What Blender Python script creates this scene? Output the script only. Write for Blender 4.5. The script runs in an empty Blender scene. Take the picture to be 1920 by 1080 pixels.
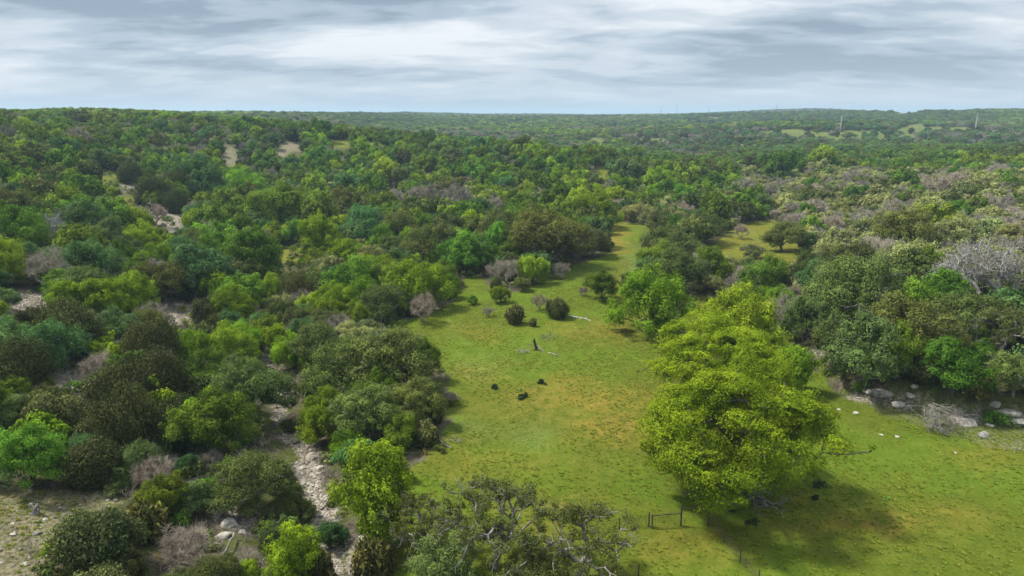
import bpy, math, random
import numpy as np
from math import radians, sin, cos, pi, exp, atan2, sqrt

S = bpy.context.scene
COL = S.collection
RNG = np.random.default_rng(11)

# ------------------------------------------------------------------ camera
CAM_H = 36.0
F = 1280.0                       # focal length in photo pixels (1920 wide)
PITCH = math.atan(326.0 / F)     # horizon row 214 of 1080
cam_d = bpy.data.cameras.new('camera'); cam_d.lens = 24.0; cam_d.sensor_width = 36.0
cam_d.clip_start = 0.5; cam_d.clip_end = 60000
cam = bpy.data.objects.new('camera', cam_d); COL.objects.link(cam)
cam.location = (0, 0, CAM_H); cam.rotation_euler = (pi / 2 - PITCH, 0, 0)
S.camera = cam
S.view_settings.view_transform = 'Standard'; S.view_settings.look = 'None'
S.view_settings.exposure = 0.46; S.view_settings.gamma = 1.0
S.cycles.use_denoising = True
S.cycles.max_bounces = 6; S.cycles.diffuse_bounces = 3; S.cycles.glossy_bounces = 1
S.cycles.transmission_bounces = 3; S.cycles.transparent_max_bounces = 4; S.cycles.volume_bounces = 0
S.cycles.caustics_reflective = False; S.cycles.caustics_refractive = False
S.render.use_persistent_data = False

# ------------------------------------------------------------------ world
SUN_EL, SUN_AZ = 56.0, -74.0      # azimuth from +Y (view direction), negative = left
W = bpy.data.worlds.new('World'); S.world = W; W.use_nodes = True
W.cycles.sampling_method = 'AUTOMATIC'
nt = W.node_tree; N = nt.nodes; L = nt.links; N.clear()


def node(tree, typ, **kw):
    n = tree.nodes.new(typ)
    for k, v in kw.items():
        if k in n.inputs.keys() if isinstance(k, str) else False:
            n.inputs[k].default_value = v
        else:
            setattr(n, k, v)
    return n


def math_n(tree, op, a, b=None, clamp=False):
    n = tree.nodes.new('ShaderNodeMath'); n.operation = op; n.use_clamp = clamp
    for i, v in enumerate((a, b)):
        if v is None: continue
        if isinstance(v, (int, float)): n.inputs[i].default_value = v
        else: tree.links.new(v, n.inputs[i])
    return n.outputs[0]


def ramp(tree, fac, stops, interp='LINEAR'):
    n = tree.nodes.new('ShaderNodeValToRGB'); cr = n.color_ramp; cr.interpolation = interp
    while len(cr.elements) > 1: cr.elements.remove(cr.elements[-1])
    for i, (p, c) in enumerate(stops):
        e = cr.elements[0] if i == 0 else cr.elements.new(p)
        e.position = p; e.color = tuple(c) + ((1,) if len(c) == 3 else ())
    tree.links.new(fac, n.inputs[0])
    return n.outputs[0]


def mixc(tree, fac, a, b, mode='MIX'):
    n = tree.nodes.new('ShaderNodeMix'); n.data_type = 'RGBA'; n.blend_type = mode
    for sock, v in ((n.inputs[0], fac), (n.inputs[6], a), (n.inputs[7], b)):
        if isinstance(v, (int, float)): sock.default_value = v
        elif isinstance(v, tuple): sock.default_value = v + ((1,) if len(v) == 3 else ())
        else: tree.links.new(v, sock)
    return n.outputs[2]


def noise(tree, vec, scale, detail=4, rough=0.55, dist=0.0):
    n = tree.nodes.new('ShaderNodeTexNoise'); n.inputs['Scale'].default_value = scale
    n.inputs['Detail'].default_value = detail; n.inputs['Roughness'].default_value = rough
    n.inputs['Distortion'].default_value = dist
    if vec is not None: tree.links.new(vec, n.inputs['Vector'])
    return n.outputs[0]


tc = N.new('ShaderNodeTexCoord'); sep = N.new('ShaderNodeSeparateXYZ'); L.new(tc.outputs['Generated'], sep.inputs[0])
dx, dy, dz = sep.outputs
zz = math_n(nt, 'ADD', math_n(nt, 'MAXIMUM', dz, 0.0), 0.15)
cu = math_n(nt, 'DIVIDE', dx, zz); cv = math_n(nt, 'DIVIDE', dy, zz)
cmb = N.new('ShaderNodeCombineXYZ'); L.new(cu, cmb.inputs[0]); L.new(cv, cmb.inputs[1])
mp = N.new('ShaderNodeMapping'); L.new(cmb.outputs[0], mp.inputs[0])
mp.inputs['Location'].default_value = (9.4, 3.2, 0.0); mp.inputs['Rotation'].default_value = (0, 0, radians(-6))
mp.inputs['Scale'].default_value = (0.80, 1.35, 1)
n1 = noise(nt, mp.outputs[0], 0.75, 8, 0.50, 0.35)
n2 = noise(nt, mp.outputs[0], 2.6, 6, 0.55, 0.3)
cl = math_n(nt, 'ADD', math_n(nt, 'MULTIPLY', n1, 0.7), math_n(nt, 'MULTIPLY', n2, 0.3))
ccol = ramp(nt, cl, [(0.39, (0.225, 0.29, 0.36)), (0.46, (0.34, 0.41, 0.485)), (0.525, (0.49, 0.545, 0.60)), (0.61, (0.68, 0.70, 0.73))], 'EASE')
hz = ramp(nt, dz, [(0.0, (1, 1, 1)), (0.02, (0.7, 0.7, 0.7)), (0.06, (0.25, 0.25, 0.25)), (0.12, (0, 0, 0))])
ccol = mixc(nt, hz, ccol, (0.40, 0.475, 0.565))
zen = ramp(nt, dz, [(0.17, (1, 1, 1)), (0.9, (1.85, 1.8, 1.75))])
ccol = mixc(nt, 1.0, ccol, zen, 'MULTIPLY')
# overhead cloud deck stays white-grey
sky = N.new('ShaderNodeTexSky'); sky.sky_type = 'NISHITA'; sky.sun_disc = False
sky.sun_elevation = radians(SUN_EL); sky.sun_rotation = radians(SUN_AZ)
bg1 = N.new('ShaderNodeBackground'); L.new(sky.outputs[0], bg1.inputs[0]); bg1.inputs[1].default_value = 0.10
bg2 = N.new('ShaderNodeBackground'); L.new(ccol, bg2.inputs[0]); bg2.inputs[1].default_value = 1.0
mx = N.new('ShaderNodeMixShader'); mx.inputs[0].default_value = 0.93
L.new(bg1.outputs[0], mx.inputs[1]); L.new(bg2.outputs[0], mx.inputs[2])
wo = N.new('ShaderNodeOutputWorld'); L.new(mx.outputs[0], wo.inputs[0])

sd = bpy.data.lights.new('sun', 'SUN'); sd.energy = 5.0; sd.angle = radians(6.0); sd.color = (1.0, 0.95, 0.86)
sun = bpy.data.objects.new('sun', sd); COL.objects.link(sun)
sun.rotation_euler = (radians(90 - SUN_EL), 0, radians(180 - SUN_AZ))   # lamp -Z points away from the sun
from mathutils import Vector
sdir = Vector((sin(radians(SUN_AZ)) * cos(radians(SUN_EL)), cos(radians(SUN_AZ)) * cos(radians(SUN_EL)), sin(radians(SUN_EL))))
sun.rotation_euler = sdir.to_track_quat('Z', 'Y').to_euler()

# ------------------------------------------------------------------ terrain height


def SM(t):
    t = np.clip(t, 0, 1); return t * t * (3 - 2 * t)


def wob(x, y, k, ph=0.0):
    return (np.sin(x * k + 1.3 * np.sin(y * k * 0.7 + ph) + ph) + np.sin(y * k * 1.13 + 1.1 * np.sin(x * k * 0.83 - ph) + 2.1 * ph)
            + 0.5 * np.sin((x + y) * k * 1.9 + ph * 3)) / 2.5


CRY = [0, 30, 58, 96, 130, 175, 260, 400, 900]
CRX = [0, -8, -18, -36, -46, -62, -80, -100, -150]
LGY = [0, 60, 68, 76, 81, 88, 103, 130, 170, 240, 400]
LGX = [90, 78, 70, 60, 46, 44, 44, 56, 92, 130, 160]


def hgt(x, y):
    x = np.asarray(x, float); y = np.asarray(y, float)
    r = np.sqrt(x * x + y * y)
    s = np.interp(y, CRY, CRX) - x
    t = np.clip(s / 200.0, 0, 1)
    a = 0.935 * np.sin(t * pi / 2) ** 1.35 * (1 - 0.25 * SM((y - 700) / 900)) * SM((y + 40) / 60)
    b = 0.74 * np.exp(-(((x + 150) / 165) ** 2 + ((y - 445) / 85) ** 2))
    b2 = 0.30 * np.exp(-(((x - 10) / 60) ** 2 + ((y - 380) / 50) ** 2))
    q = x - np.interp(y, LGY, LGX)
    c = (0.095 * SM((q + 1.5) / 5.0) + 0.27 * SM(q / 160)) * (1 - 0.55 * SM((r - 300) / 140))
    far = 0.755 * SM((r - 330) / 1500)
    z = 33 * (1 - (1 - a) * (1 - b) * (1 - b2) * (1 - c) * (1 - far))
    z = z + 3.0 * wob(x, y, 0.011, 0.6) * SM((r - 260) / 500) + 1.6 * wob(x, y, 0.035, 2.0) * SM((s - 10) / 60)
    z = z + 7.5 * wob(x, y, 0.0042, 3.1) * SM((r - 500) / 900)
    z = z + 21 * np.exp(-((x - 1130) / 250) ** 2 - ((y - 2900) / 500) ** 2)
    z = z + 11 * np.exp(-((x - 1150) / 380) ** 2 - ((y - 1650) / 260) ** 2) + 7 * np.exp(-((x - 420) / 260) ** 2 - ((y - 980) / 130) ** 2) - 6 * np.exp(-((x - 330) / 300) ** 2 - ((y - 640) / 110) ** 2)
    z = z - 7 * np.exp(-((x + 560) / 200) ** 2 - ((y - 1500) / 500) ** 2)
    z = z - 1.3 * np.exp(-(s / 4.5) ** 2) * SM((400 - y) / 200)
    z = z + 0.16 * wob(x, y, 0.16, 1.0) + 0.10 * wob(x, y, 0.6, 0.3)
    return z - 12 * SM((r - 3800) / 3000)


CP, SP = cos(PITCH), sin(PITCH)


def ray(px, py):
    u = (px - 960) / F; v = (540 - py) / F
    return u, CP + v * SP, -SP + v * CP


def proj(x, y, z):
    dzc = z - CAM_H
    d = y * CP - dzc * SP
    d = np.where(np.abs(d) < 1e-3, 1e-3, d)
    return 960 + F * x / d, 540 - F * (y * SP + dzc * CP) / d, d


def hit(px, py, lift=lambda t: 0.0):
    """first point where the sight line meets the ground (raised by lift)"""
    u, v, w = ray(px, py)
    t = 25.0
    while t < 6000:
        if CAM_H + w * t <= float(hgt(u * t, v * t)) + lift(t): break
        t *= 1.006
    return u * t, v * t, t


def G(px, py):
    x, y, t = hit(px, py); return x, y, float(hgt(x, y))


# ------------------------------------------------------------------ helpers: mesh from arrays
def mesh_np(name, V, Q, mat, tint=None, smooth=False):
    """V (n,3); Q list of index arrays (m,k) with k 3 or 4"""
    me = bpy.data.meshes.new(name)
    V = np.ascontiguousarray(V, dtype=np.float32)
    Qs = [np.ascontiguousarray(q, dtype=np.int32) for q in (Q if isinstance(Q, list) else [Q]) if len(q)]
    me.vertices.add(len(V)); me.vertices.foreach_set('co', V.ravel())
    loops = np.concatenate([q.ravel() for q in Qs]); tot = np.concatenate([np.full(len(q), q.shape[1]) for q in Qs])
    starts = np.concatenate([[0], np.cumsum(tot)[:-1]])
    me.loops.add(len(loops)); me.loops.foreach_set('vertex_index', loops)
    me.polygons.add(len(tot)); me.polygons.foreach_set('loop_start', starts.astype(np.int32))
    me.polygons.foreach_set('loop_total', tot.astype(np.int32))
    if smooth: me.polygons.foreach_set('use_smooth', np.ones(len(tot), bool))
    if tint is not None:
        at = me.attributes.new('tint', 'FLOAT', 'POINT'); at.data.foreach_set('value', np.asarray(tint, np.float32))
    me.update(calc_edges=True)
    for m in (mat if isinstance(mat, (list, tuple)) else [mat]): me.materials.append(m)
    return me


def tubes(P0, P1, R0, R1, n=5):
    """tapered tubes for many segments"""
    P0 = np.asarray(P0, float); P1 = np.asarray(P1, float); R0 = np.asarray(R0); R1 = np.asarray(R1)
    D = P1 - P0; ln = np.linalg.norm(D, axis=1, keepdims=True); D = D / np.maximum(ln, 1e-6)
    A = np.where(np.abs(D[:, 2:3]) < 0.9, np.array([[0, 0, 1.0]]), np.array([[1.0, 0, 0]]))
    U = np.cross(D, A); U /= np.linalg.norm(U, axis=1, keepdims=True); Vv = np.cross(D, U)
    ang = np.arange(n) * 2 * pi / n
    ring = U[:, None, :] * np.cos(ang)[None, :, None] + Vv[:, None, :] * np.sin(ang)[None, :, None]
    E0 = P0 - D * R0[:, None] * 0.3; E1 = P1 + D * R1[:, None] * 0.3
    V = np.concatenate([E0[:, None, :] + ring * R0[:, None, None], E1[:, None, :] + ring * R1[:, None, None]], axis=1)
    m = len(P0); base = (np.arange(m) * 2 * n)[:, None]
    i = np.arange(n); j = (i + 1) % n
    Q = np.stack([base + i, base + j, base + n + j, base + n + i], axis=2).reshape(-1, 4)
    return V.reshape(-1, 3), Q


def leaves(P, Nn, size, rng, aspect=1.0, up=None):
    """folded rhombic leaf sprays"""
    n = len(P); size = np.broadcast_to(size, (n,))
    Nn = Nn / np.maximum(np.linalg.norm(Nn, axis=1, keepdims=True), 1e-6)
    if up is None: A = rng.normal(size=(n, 3))
    else: A = up + rng.normal(size=(n, 3)) * 0.35
    U = np.cross(Nn, A); U /= np.maximum(np.linalg.norm(U, axis=1, keepdims=True), 1e-6)
    Vv = np.cross(U, Nn)
    s = size[:, None]
    a = P - Vv * s * 0.55 * aspect; b = P + U * s * 0.42 + Nn * s * 0.12; c = P + Vv * s * 0.55 * aspect; d = P - U * s * 0.42 + Nn * s * 0.12
    V = np.stack([a, b, c, d], axis=1).reshape(-1, 3)
    Q = np.arange(n * 4).reshape(-1, 4)
    return V, Q


# ------------------------------------------------------------------ materials
def mat_leaf(name, col, trans=0.3, vary=0.35, hue=0.03, alt=None):
    m = bpy.data.materials.new(name); m.use_nodes = True; t = m.node_tree; t.nodes.clear()
    oi = t.nodes.new('ShaderNodeObjectInfo')
    at = t.nodes.new('ShaderNodeAttribute'); at.attribute_name = 'tint'
    ba = mixc(t, at.outputs['Fac'], tuple(c * (1 - vary) for c in col), tuple(c * (1 + vary) for c in (alt or col)))
    ba = mixc(t, 1.0, ba, oi.outputs['Color'], 'MULTIPLY')
    vr = 0.5 if vary > 0.32 else 0.24
    hs = t.nodes.new('ShaderNodeHueSaturation'); t.links.new(ba, hs.inputs['Color'])
    t.links.new(math_n(t, 'ADD', math_n(t, 'MULTIPLY', oi.outputs['Random'], hue * 2), 0.5 - hue), hs.inputs['Hue'])
    t.links.new(math_n(t, 'ADD', math_n(t, 'MULTIPLY', math_n(t, 'FRACT', math_n(t, 'MULTIPLY', oi.outputs['Random'], 7.31)), vr), 1.0 - vr / 2), hs.inputs['Value'])
    pr = t.nodes.new('ShaderNodeBsdfPrincipled'); t.links.new(hs.outputs[0], pr.inputs['Base Color'])
    pr.inputs['Roughness'].default_value = 0.75; pr.inputs['Specular IOR Level'].default_value = 0.04
    tr = t.nodes.new('ShaderNodeBsdfTranslucent'); t.links.new(hs.outputs[0], tr.inputs[0])
    mx = t.nodes.new('ShaderNodeMixShader'); mx.inputs[0].default_value = trans
    t.links.new(pr.outputs[0], mx.inputs[1]); t.links.new(tr.outputs[0], mx.inputs[2])
    o = t.nodes.new('ShaderNodeOutputMaterial'); t.links.new(mx.outputs[0], o.inputs[0])
    return m


def mat_bark(name, c1, c2, scale=3.0):
    m = bpy.data.materials.new(name); m.use_nodes = True; t = m.node_tree
    pr = t.nodes['Principled BSDF']; g = t.nodes.new('ShaderNodeTexCoord')
    oi = t.nodes.new('ShaderNodeObjectInfo')
    f = noise(t, g.outputs['Object'], scale, 4, 0.65)
    c = ramp(t, f, [(0.35, c1), (0.65, c2)])
    c = mixc(t, 1.0, c, oi.outputs['Color'], 'MULTIPLY')
    t.links.new(c, pr.inputs['Base Color']); pr.inputs['Roughness'].default_value = 0.9
    pr.inputs['Specular IOR Level'].default_value = 0.1
    return m


M = {}
M['bright'] = mat_leaf('bright_foliage', (0.130, 0.220, 0.012), 0.38, 0.35, 0.006, (0.190, 0.275, 0.014))
M['fresh'] = mat_leaf('fresh_foliage', (0.135, 0.228, 0.014), 0.38, 0.35, 0.018, (0.188, 0.285, 0.016))
M['green'] = mat_leaf('green_foliage', (0.091, 0.182, 0.018), 0.34, 0.4, 0.025, (0.137, 0.217, 0.021))
M['olive'] = mat_leaf('olive_foliage', (0.114, 0.146, 0.034), 0.28, 0.4, 0.02)
M['pale'] = mat_leaf('pale_olive_foliage', (0.192, 0.228, 0.057), 0.30, 0.4, 0.015, (0.251, 0.274, 0.097))  # paleness also carries the sunlit look of the right slope
M['blue'] = mat_leaf('blue_green_foliage', (0.091, 0.165, 0.046), 0.32, 0.4, 0.025)
M['juniper'] = mat_leaf('juniper_foliage', (0.057, 0.082, 0.023), 0.18, 0.45, 0.006, (0.097, 0.112, 0.036))
M['litebark'] = mat_bark('grey_bark', (0.10, 0.09, 0.08), (0.28, 0.26, 0.24))
M['bark'] = mat_bark('dark_bark', (0.045, 0.038, 0.032), (0.13, 0.115, 0.10))
M['twig'] = mat_bark('bare_twig', (0.165, 0.150, 0.116), (0.345, 0.318, 0.256), 1.2)
M['bleached'] = mat_bark('bleached_wood', (0.22, 0.205, 0.175), (0.42, 0.39, 0.345), 4)
M['charred'] = mat_bark('dark_wood', (0.02, 0.017, 0.015), (0.09, 0.075, 0.06), 5)
M['post'] = mat_bark('weathered_post', (0.035, 0.028, 0.022), (0.10, 0.08, 0.06), 6)
M['rock'] = mat_bark('limestone', (0.22, 0.20, 0.17), (0.52, 0.49, 0.43), 1.6)
M['rockdark'] = mat_bark('weathered_limestone', (0.10, 0.095, 0.085), (0.33, 0.31, 0.28), 1.2)
M['cactus'] = mat_leaf('dark_pads', (0.050, 0.075, 0.026), 0.0, 0.4, 0.0)
M['weed'] = mat_leaf('light_weed', (0.12, 0.22, 0.03), 0.3, 0.3, 0.02)
M['metalp'] = mat_bark('galvanised_steel', (0.40, 0.41, 0.42), (0.60, 0.61, 0.62), 0.3)
M['metald'] = mat_bark('dull_steel', (0.10, 0.11, 0.12), (0.16, 0.17, 0.18), 0.3)
M['wire'] = mat_bark('rusty_wire', (0.07, 0.05, 0.035), (0.14, 0.10, 0.07), 2)


# ------------------------------------------------------------------ tree prototypes
def skeleton(att, fork, trunk_r, rng, lean=(0, 0), bow=0.14):
    nodes = [np.array([0, 0, -0.6]), np.array([lean[0] * 0.3, lean[1] * 0.3, fork[2] * 0.5]), np.array(fork, float)]
    par = [-1, 0, 1]; plen = [0, 1, 2]
    att = att[np.argsort(np.linalg.norm(att - np.array(fork), axis=1))]
    for a in att:
        A = np.array(nodes[2:]); d = np.linalg.norm(A - a, axis=1)
        pen = np.maximum(0, A[:, 2] - a[2]) * 0.5
        k = int(np.argmin(d + 0.32 * np.array(plen[2:]) + pen)) + 2
        p = nodes[k]; dist = np.linalg.norm(a - p); m = max(1, int(math.ceil(dist / 1.3)))
        side = rng.normal(size=3) * bow * dist; side[2] = abs(side[2]) * 0.4
        prev = k
        for j in range(1, m + 1):
            t = j / m
            q = p + (a - p) * t + side * sin(pi * t) + rng.normal(size=3) * 0.07 * (j < m)
            nodes.append(q); par.append(prev); plen.append(plen[prev] + dist / m); prev = len(nodes) - 1
    nd = np.array(nodes); par = np.array(par)
    w = np.zeros(len(nd)); hasch = np.zeros(len(nd), bool); hasch[par[par >= 0]] = True
    w[~hasch] = 1.0
    for i in range(len(nd) - 1, 0, -1): w[par[i]] += w[i]
    rad = np.maximum(0.02, trunk_r * (w / w[0]) ** 0.5)
    rad[0] *= 1.25
    return nd, par, rad


def skel_tubes(nd, par, rad, n=6):
    i = np.arange(1, len(nd)); return tubes(nd[par[i]], nd[i], np.maximum(rad[par[i]] * 0.9, rad[i]), rad[i], n)


def lobes(n, R, H, zc, rng, inner=0.55, top=-0.25, irr=0.22):
    """clump centres through the crown, uneven outline"""
    i = np.arange(n) + 0.5
    z = 1 - (1 - top) * i / n; ph = i * 2.39996 + rng.uniform(0, 6)
    d = np.stack([np.sqrt(1 - z * z) * np.cos(ph), np.sqrt(1 - z * z) * np.sin(ph), z], 1) + rng.normal(size=(n, 3)) * 0.16
    d /= np.linalg.norm(d, axis=1, keepdims=True)
    k = rng.normal(size=(4, 3)) * 1.6; ph2 = rng.uniform(0, 6, 4)
    f = 1 + irr * np.sum(np.sin(d @ k.T + ph2), axis=1) / 2
    rr = rng.uniform(inner, 0.88, n) * f
    return d * np.array([R, R, H]) * rr[:, None] + np.array([0, 0, zc])


def domes(n, R, H, zc, rng, k=4, top=-0.25, spread=0.45):
    """clump centres over several merged domes, so the outline is lumpy and lopsided"""
    a0 = rng.uniform(0, 6.28); cs = []; rs = []
    for q in range(k):
        a = a0 + q * 6.28 / k + rng.normal() * 0.45; o = R * spread * rng.uniform(0.75, 1.2)
        cs.append([o * cos(a), o * sin(a), zc + rng.uniform(-0.32, 0.16) * H]); rs.append(rng.uniform(0.48, 0.66))
    cs.append([rng.normal() * 0.1 * R, rng.normal() * 0.1 * R, zc + 0.22 * H]); rs.append(0.58)
    cs = np.array(cs); rs = np.array(rs); ax = np.array([R, R, H * 0.95]); out = []
    while len(out) < n:
        q = rng.integers(len(cs)); d = rng.normal(size=3); d /= np.linalg.norm(d)
        if d[2] < top: continue
        p = cs[q] + d * ax * rs[q] * rng.uniform(0.62, 1.0)
        ins = np.linalg.norm((p - cs) / (ax * rs[:, None]), axis=1)
        if (ins < 0.6).any(): continue
        out.append(p)
    return np.array(out)


def make_tree(kind, seed, R=5.0, H=8.0, nleaf=16000, leaf=0.27, nl=46, blob=1.35, mat='green', bark='bark', fork=0.28,
              trunk=0.3, top=-0.25, flat=0.7, inner=0.5, gap=0.0, doms=4, lean=0.0, twigs=0):
    rng = np.random.default_rng(seed)
    base_h = H * fork; hc = (H - base_h)
    C = domes(nl, R, hc * 0.56, base_h + hc * 0.42, rng, doms, top)
    C[:, 2] = np.maximum(C[:, 2], 0.7 * blob * flat)
    sz = blob * rng.uniform(0.5, 1.45, nl); stick = rng.random(nl) < 0.16; cen = np.array([0, 0, base_h + hc * 0.35])
    C[stick] = cen + (C[stick] - cen) * rng.uniform(1.06, 1.24, (stick.sum(), 1)); sz[stick] *= 0.6
    fk = (rng.normal() * 0.3 + lean, rng.normal() * 0.3, base_h * 0.75)
    nd, par, rad = skeleton(C - np.array([0, 0, 0.3]), fk, trunk, rng, lean=(fk[0], fk[1]))
    tv, tq = skel_tubes(nd, par, rad, 6)
    w = sz ** 2; cnt = rng.multinomial(nleaf, w / w.sum())
    P = []; Nn = []; T = []
    for c, s, k in zip(C, sz, cnt):
        d = rng.normal(size=(k, 3)); d[:, 2] += 0.25; d /= np.linalg.norm(d, axis=1, keepdims=True)
        kk = rng.normal(size=(3, 3)) * 2.4; phs = rng.uniform(0, 6, 3)
        f = 1 + 0.24 * np.sum(np.sin(d @ kk.T + phs), axis=1); an = np.array([s, s, s * flat]) * rng.uniform(0.75, 1.3, 3)
        rr = rng.uniform(0.5, 1.12, k) ** 0.6 * f
        P.append(c + d * an * rr[:, None])
        Nn.append(d * 1.1 + rng.normal(size=(k, 3)) * 0.42 + np.array([0, 0, 0.35]))
        T.append(np.clip(rng.uniform(0.1, 0.9) + rng.normal(size=k) * 0.22, 0, 1))
    P = np.concatenate(P); Nn = np.concatenate(Nn); T = np.concatenate(T)
    if gap > 0:
        g = wob(P[:, 0] + P[:, 2], P[:, 1], 1.5, seed) > (-1 + 2 * gap); P, Nn, T = P[g], Nn[g], T[g]
    ok = P[:, 2] > 0.15; P, Nn, T = P[ok], Nn[ok], T[ok]
    if twigs:
        q = rng.integers(0, nl, twigs); o = C[q] - cen; o /= np.linalg.norm(o, axis=1, keepdims=True)
        d1 = o + rng.normal(size=(twigs, 3)) * 0.5; p0 = C[q] - np.array([0, 0, 0.3]); ln = (sz[q] * rng.uniform(0.7, 1.25, twigs))[:, None]
        p1 = p0 + d1 * ln * 0.6; p2 = p1 + (d1 + rng.normal(size=(twigs, 3)) * 0.5) * ln * 0.5; p3 = p1 + (d1 + rng.normal(size=(twigs, 3)) * 0.8) * ln * 0.4
        r_ = np.full(twigs, 0.016); wv, wq = tubes(np.concatenate([p0, p1, p1]), np.concatenate([p1, p2, p3]), np.concatenate([r_ * 1.4, r_, r_]), np.concatenate([r_, r_ * .5, r_ * .5]), 4)
        tq = np.concatenate([tq, wq + len(tv)]); tv = np.concatenate([tv, wv])
    lv, lq = leaves(P, Nn, leaf * rng.uniform(0.7, 1.3, len(P)), rng)
    return dict(trunk=(tv, tq), crown=(lv, lq, np.repeat(T, 4)), R=R, H=H, mats=(M[bark], M[mat]))


def make_juniper(seed, R=2.6, H=4.6, nleaf=13000, leaf=0.2, mat='juniper', nl=26):
    rng = np.random.default_rng(seed)
    C = lobes(nl, R, H * 0.5, H * 0.42, rng, 0.5, -0.75, 0.3)
    C[:, 2] = np.maximum(C[:, 2], 0.45)
    nd, par, rad = skeleton(C, (0.1, 0, H * 0.12), 0.16, rng)
    tv, tq = skel_tubes(nd, par, rad, 5)
    sz = R * 0.36 * rng.uniform(0.7, 1.25, nl); cnt = rng.multinomial(nleaf, sz ** 2 / (sz ** 2).sum())
    P = []; Nn = []; U = []; T = []
    for c, s, k in zip(C, sz, cnt):
        d = rng.normal(size=(k, 3)); d[:, 2] += 0.15; d /= np.linalg.norm(d, axis=1, keepdims=True)
        rr = rng.uniform(0.3, 1.25, k) ** 0.7
        P.append(c + d * np.array([s, s, s * 1.25]) * rr[:, None]); Nn.append(d + rng.normal(size=(k, 3)) * 0.6)
        U.append(d * 0.8 + np.array([0, 0, 0.9])); T.append(np.clip(rng.uniform(0, 0.8) + rng.normal(size=k) * 0.25, 0, 1))
    P = np.concatenate(P); Nn = np.concatenate(Nn); U = np.concatenate(U); T = np.concatenate(T)
    ok = P[:, 2] > 0.02; P, Nn, U, T = P[ok], Nn[ok], U[ok], T[ok]
    lv, lq = leaves(P, Nn, leaf * rng.uniform(0.6, 1.4, len(P)), rng, 1.7, U)
    return dict(trunk=(tv, tq), crown=(lv, lq, np.repeat(T, 4)), R=R, H=H, mats=(M['bark'], M[mat]))


def make_bare(seed, R=4.0, H=6.5, n=70, tw=26, mat='twig', trunk=0.26, thin=0.016, fork=0.12, bow=0.2, top=-0.1):
    rng = np.random.default_rng(seed)
    C = lobes(n, R, H * 0.52, H * 0.46, rng, 0.45, top, 0.3)
    nd, par, rad = skeleton(C, (0.2, 0.1, H * fork), trunk, rng, bow=bow)
    tv, tq = skel_tubes(nd, par, rad, 5)
    idx = np.where((rad < trunk * 0.5))[0]; idx = idx[idx > 2]
    k = np.repeat(idx, tw); p = nd[k] + (nd[par[k]] - nd[k]) * rng.uniform(0, 1, (len(k), 1))
    out = nd[k] - np.array([0, 0, H * 0.3]); out /= np.linalg.norm(out, axis=1, keepdims=True)
    d = rng.normal(size=(len(k), 3)) + out * 0.9; d /= np.linalg.norm(d, axis=1, keepdims=True)
    ln = rng.uniform(0.35, 1.15, (len(k), 1)) * R / 4.0
    m1 = p + d * ln * 0.55; d2 = d + rng.normal(size=d.shape) * 0.45 + np.array([0, 0, 0.15]); d2 /= np.linalg.norm(d2, axis=1, keepdims=True)
    m2 = m1 + d2 * ln * 0.5; d3 = d + rng.normal(size=d.shape) * 0.7; m3 = m1 + d3 * ln * 0.35
    r = np.full(len(k), thin)
    wv, wq = tubes(np.concatenate([p, m1, m1]), np.concatenate([m1, m2, m3]), np.concatenate([r * 1.3, r, r]), np.concatenate([r, r * 0.5, r * 0.5]), 3)
    return dict(trunk=(tv, tq), crown=(wv, wq, None), R=R, H=H, mats=(M[mat], M[mat]))


PROTO = {}


def reg(key, d, split=True):
    m0 = mesh_np(key + '_trunk', d['trunk'][0], d['trunk'][1], d['mats'][0], smooth=True)
    m1 = mesh_np(key + '_crown', d['crown'][0], d['crown'][1], d['mats'][1], d['crown'][2])
    e = dict(trunk=m0, crown=m1, R=d['R'], H=d['H'])
    # joined version (one mesh, two materials) for trees far away
    V = np.concatenate([d['trunk'][0], d['crown'][0]]); nq = len(d['trunk'][1])
    Q = np.concatenate([d['trunk'][1], d['crown'][1] + len(d['trunk'][0])])
    T = np.concatenate([np.zeros(len(d['trunk'][0])), d['crown'][2] if d['crown'][2] is not None else np.zeros(len(d['crown'][0]))])
    if not split:
        mj = mesh_np(key, V, Q, list(d['mats']), T)
        mi = np.zeros(len(Q), np.int32); mi[nq:] = 1; mj.polygons.foreach_set('material_index', mi)
        e['joined'] = mj
    PROTO.setdefault(key.split('.')[0], []).append(e)


# near set: trunk and crown apart
reg('pecan', make_tree('t', 1, 8.0, 12.5, 190000, 0.14, 300, 1.05, 'bright', 'bark', 0.10, 0.46, top=-0.8, flat=0.62, doms=8, gap=0.32))
reg('pecan', make_tree('t', 2, 7.0, 12.0, 150000, 0.14, 240, 1.0, 'bright', 'bark', 0.10, 0.42, top=-0.8, flat=0.62, doms=7, gap=0.32))
for s in (3, 4, 23): reg('bright', make_tree('t', s, 4.6, 7.5, 32000, 0.18, 80, 0.95, 'fresh', 'bark', 0.08, 0.24, top=-0.8, flat=0.9, gap=0.14))
for s in (5, 6, 7, 25): reg('elm', make_tree('t', s, 4.8, 7.4, 32000, 0.19, 85, 1.0, 'green', 'bark', 0.10, 0.26, top=-0.75, gap=0.14))
for s in (8, 9, 10, 28): reg('oak', make_tree('t', s, 5.2, 6.8, 34000, 0.18, 100, 0.95, 'olive', 'litebark', 0.12, 0.34, top=-0.6, twigs=160, flat=0.7, doms=5, gap=0.10))
for s in (11, 12, 29): reg('blue', make_tree('t', s, 4.4, 6.6, 28000, 0.18, 80, 0.9, 'blue', 'litebark', 0.10, 0.22, top=-0.7, twigs=110, flat=0.75, gap=0.12))
for s in (13, 14, 15): reg('pale', make_tree('t', s, 5.0, 6.0, 24000, 0.19, 95, 0.85, 'pale', 'litebark', 0.12, 0.28, top=-0.5, twigs=260, flat=0.65, doms=5, gap=0.22))
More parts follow.
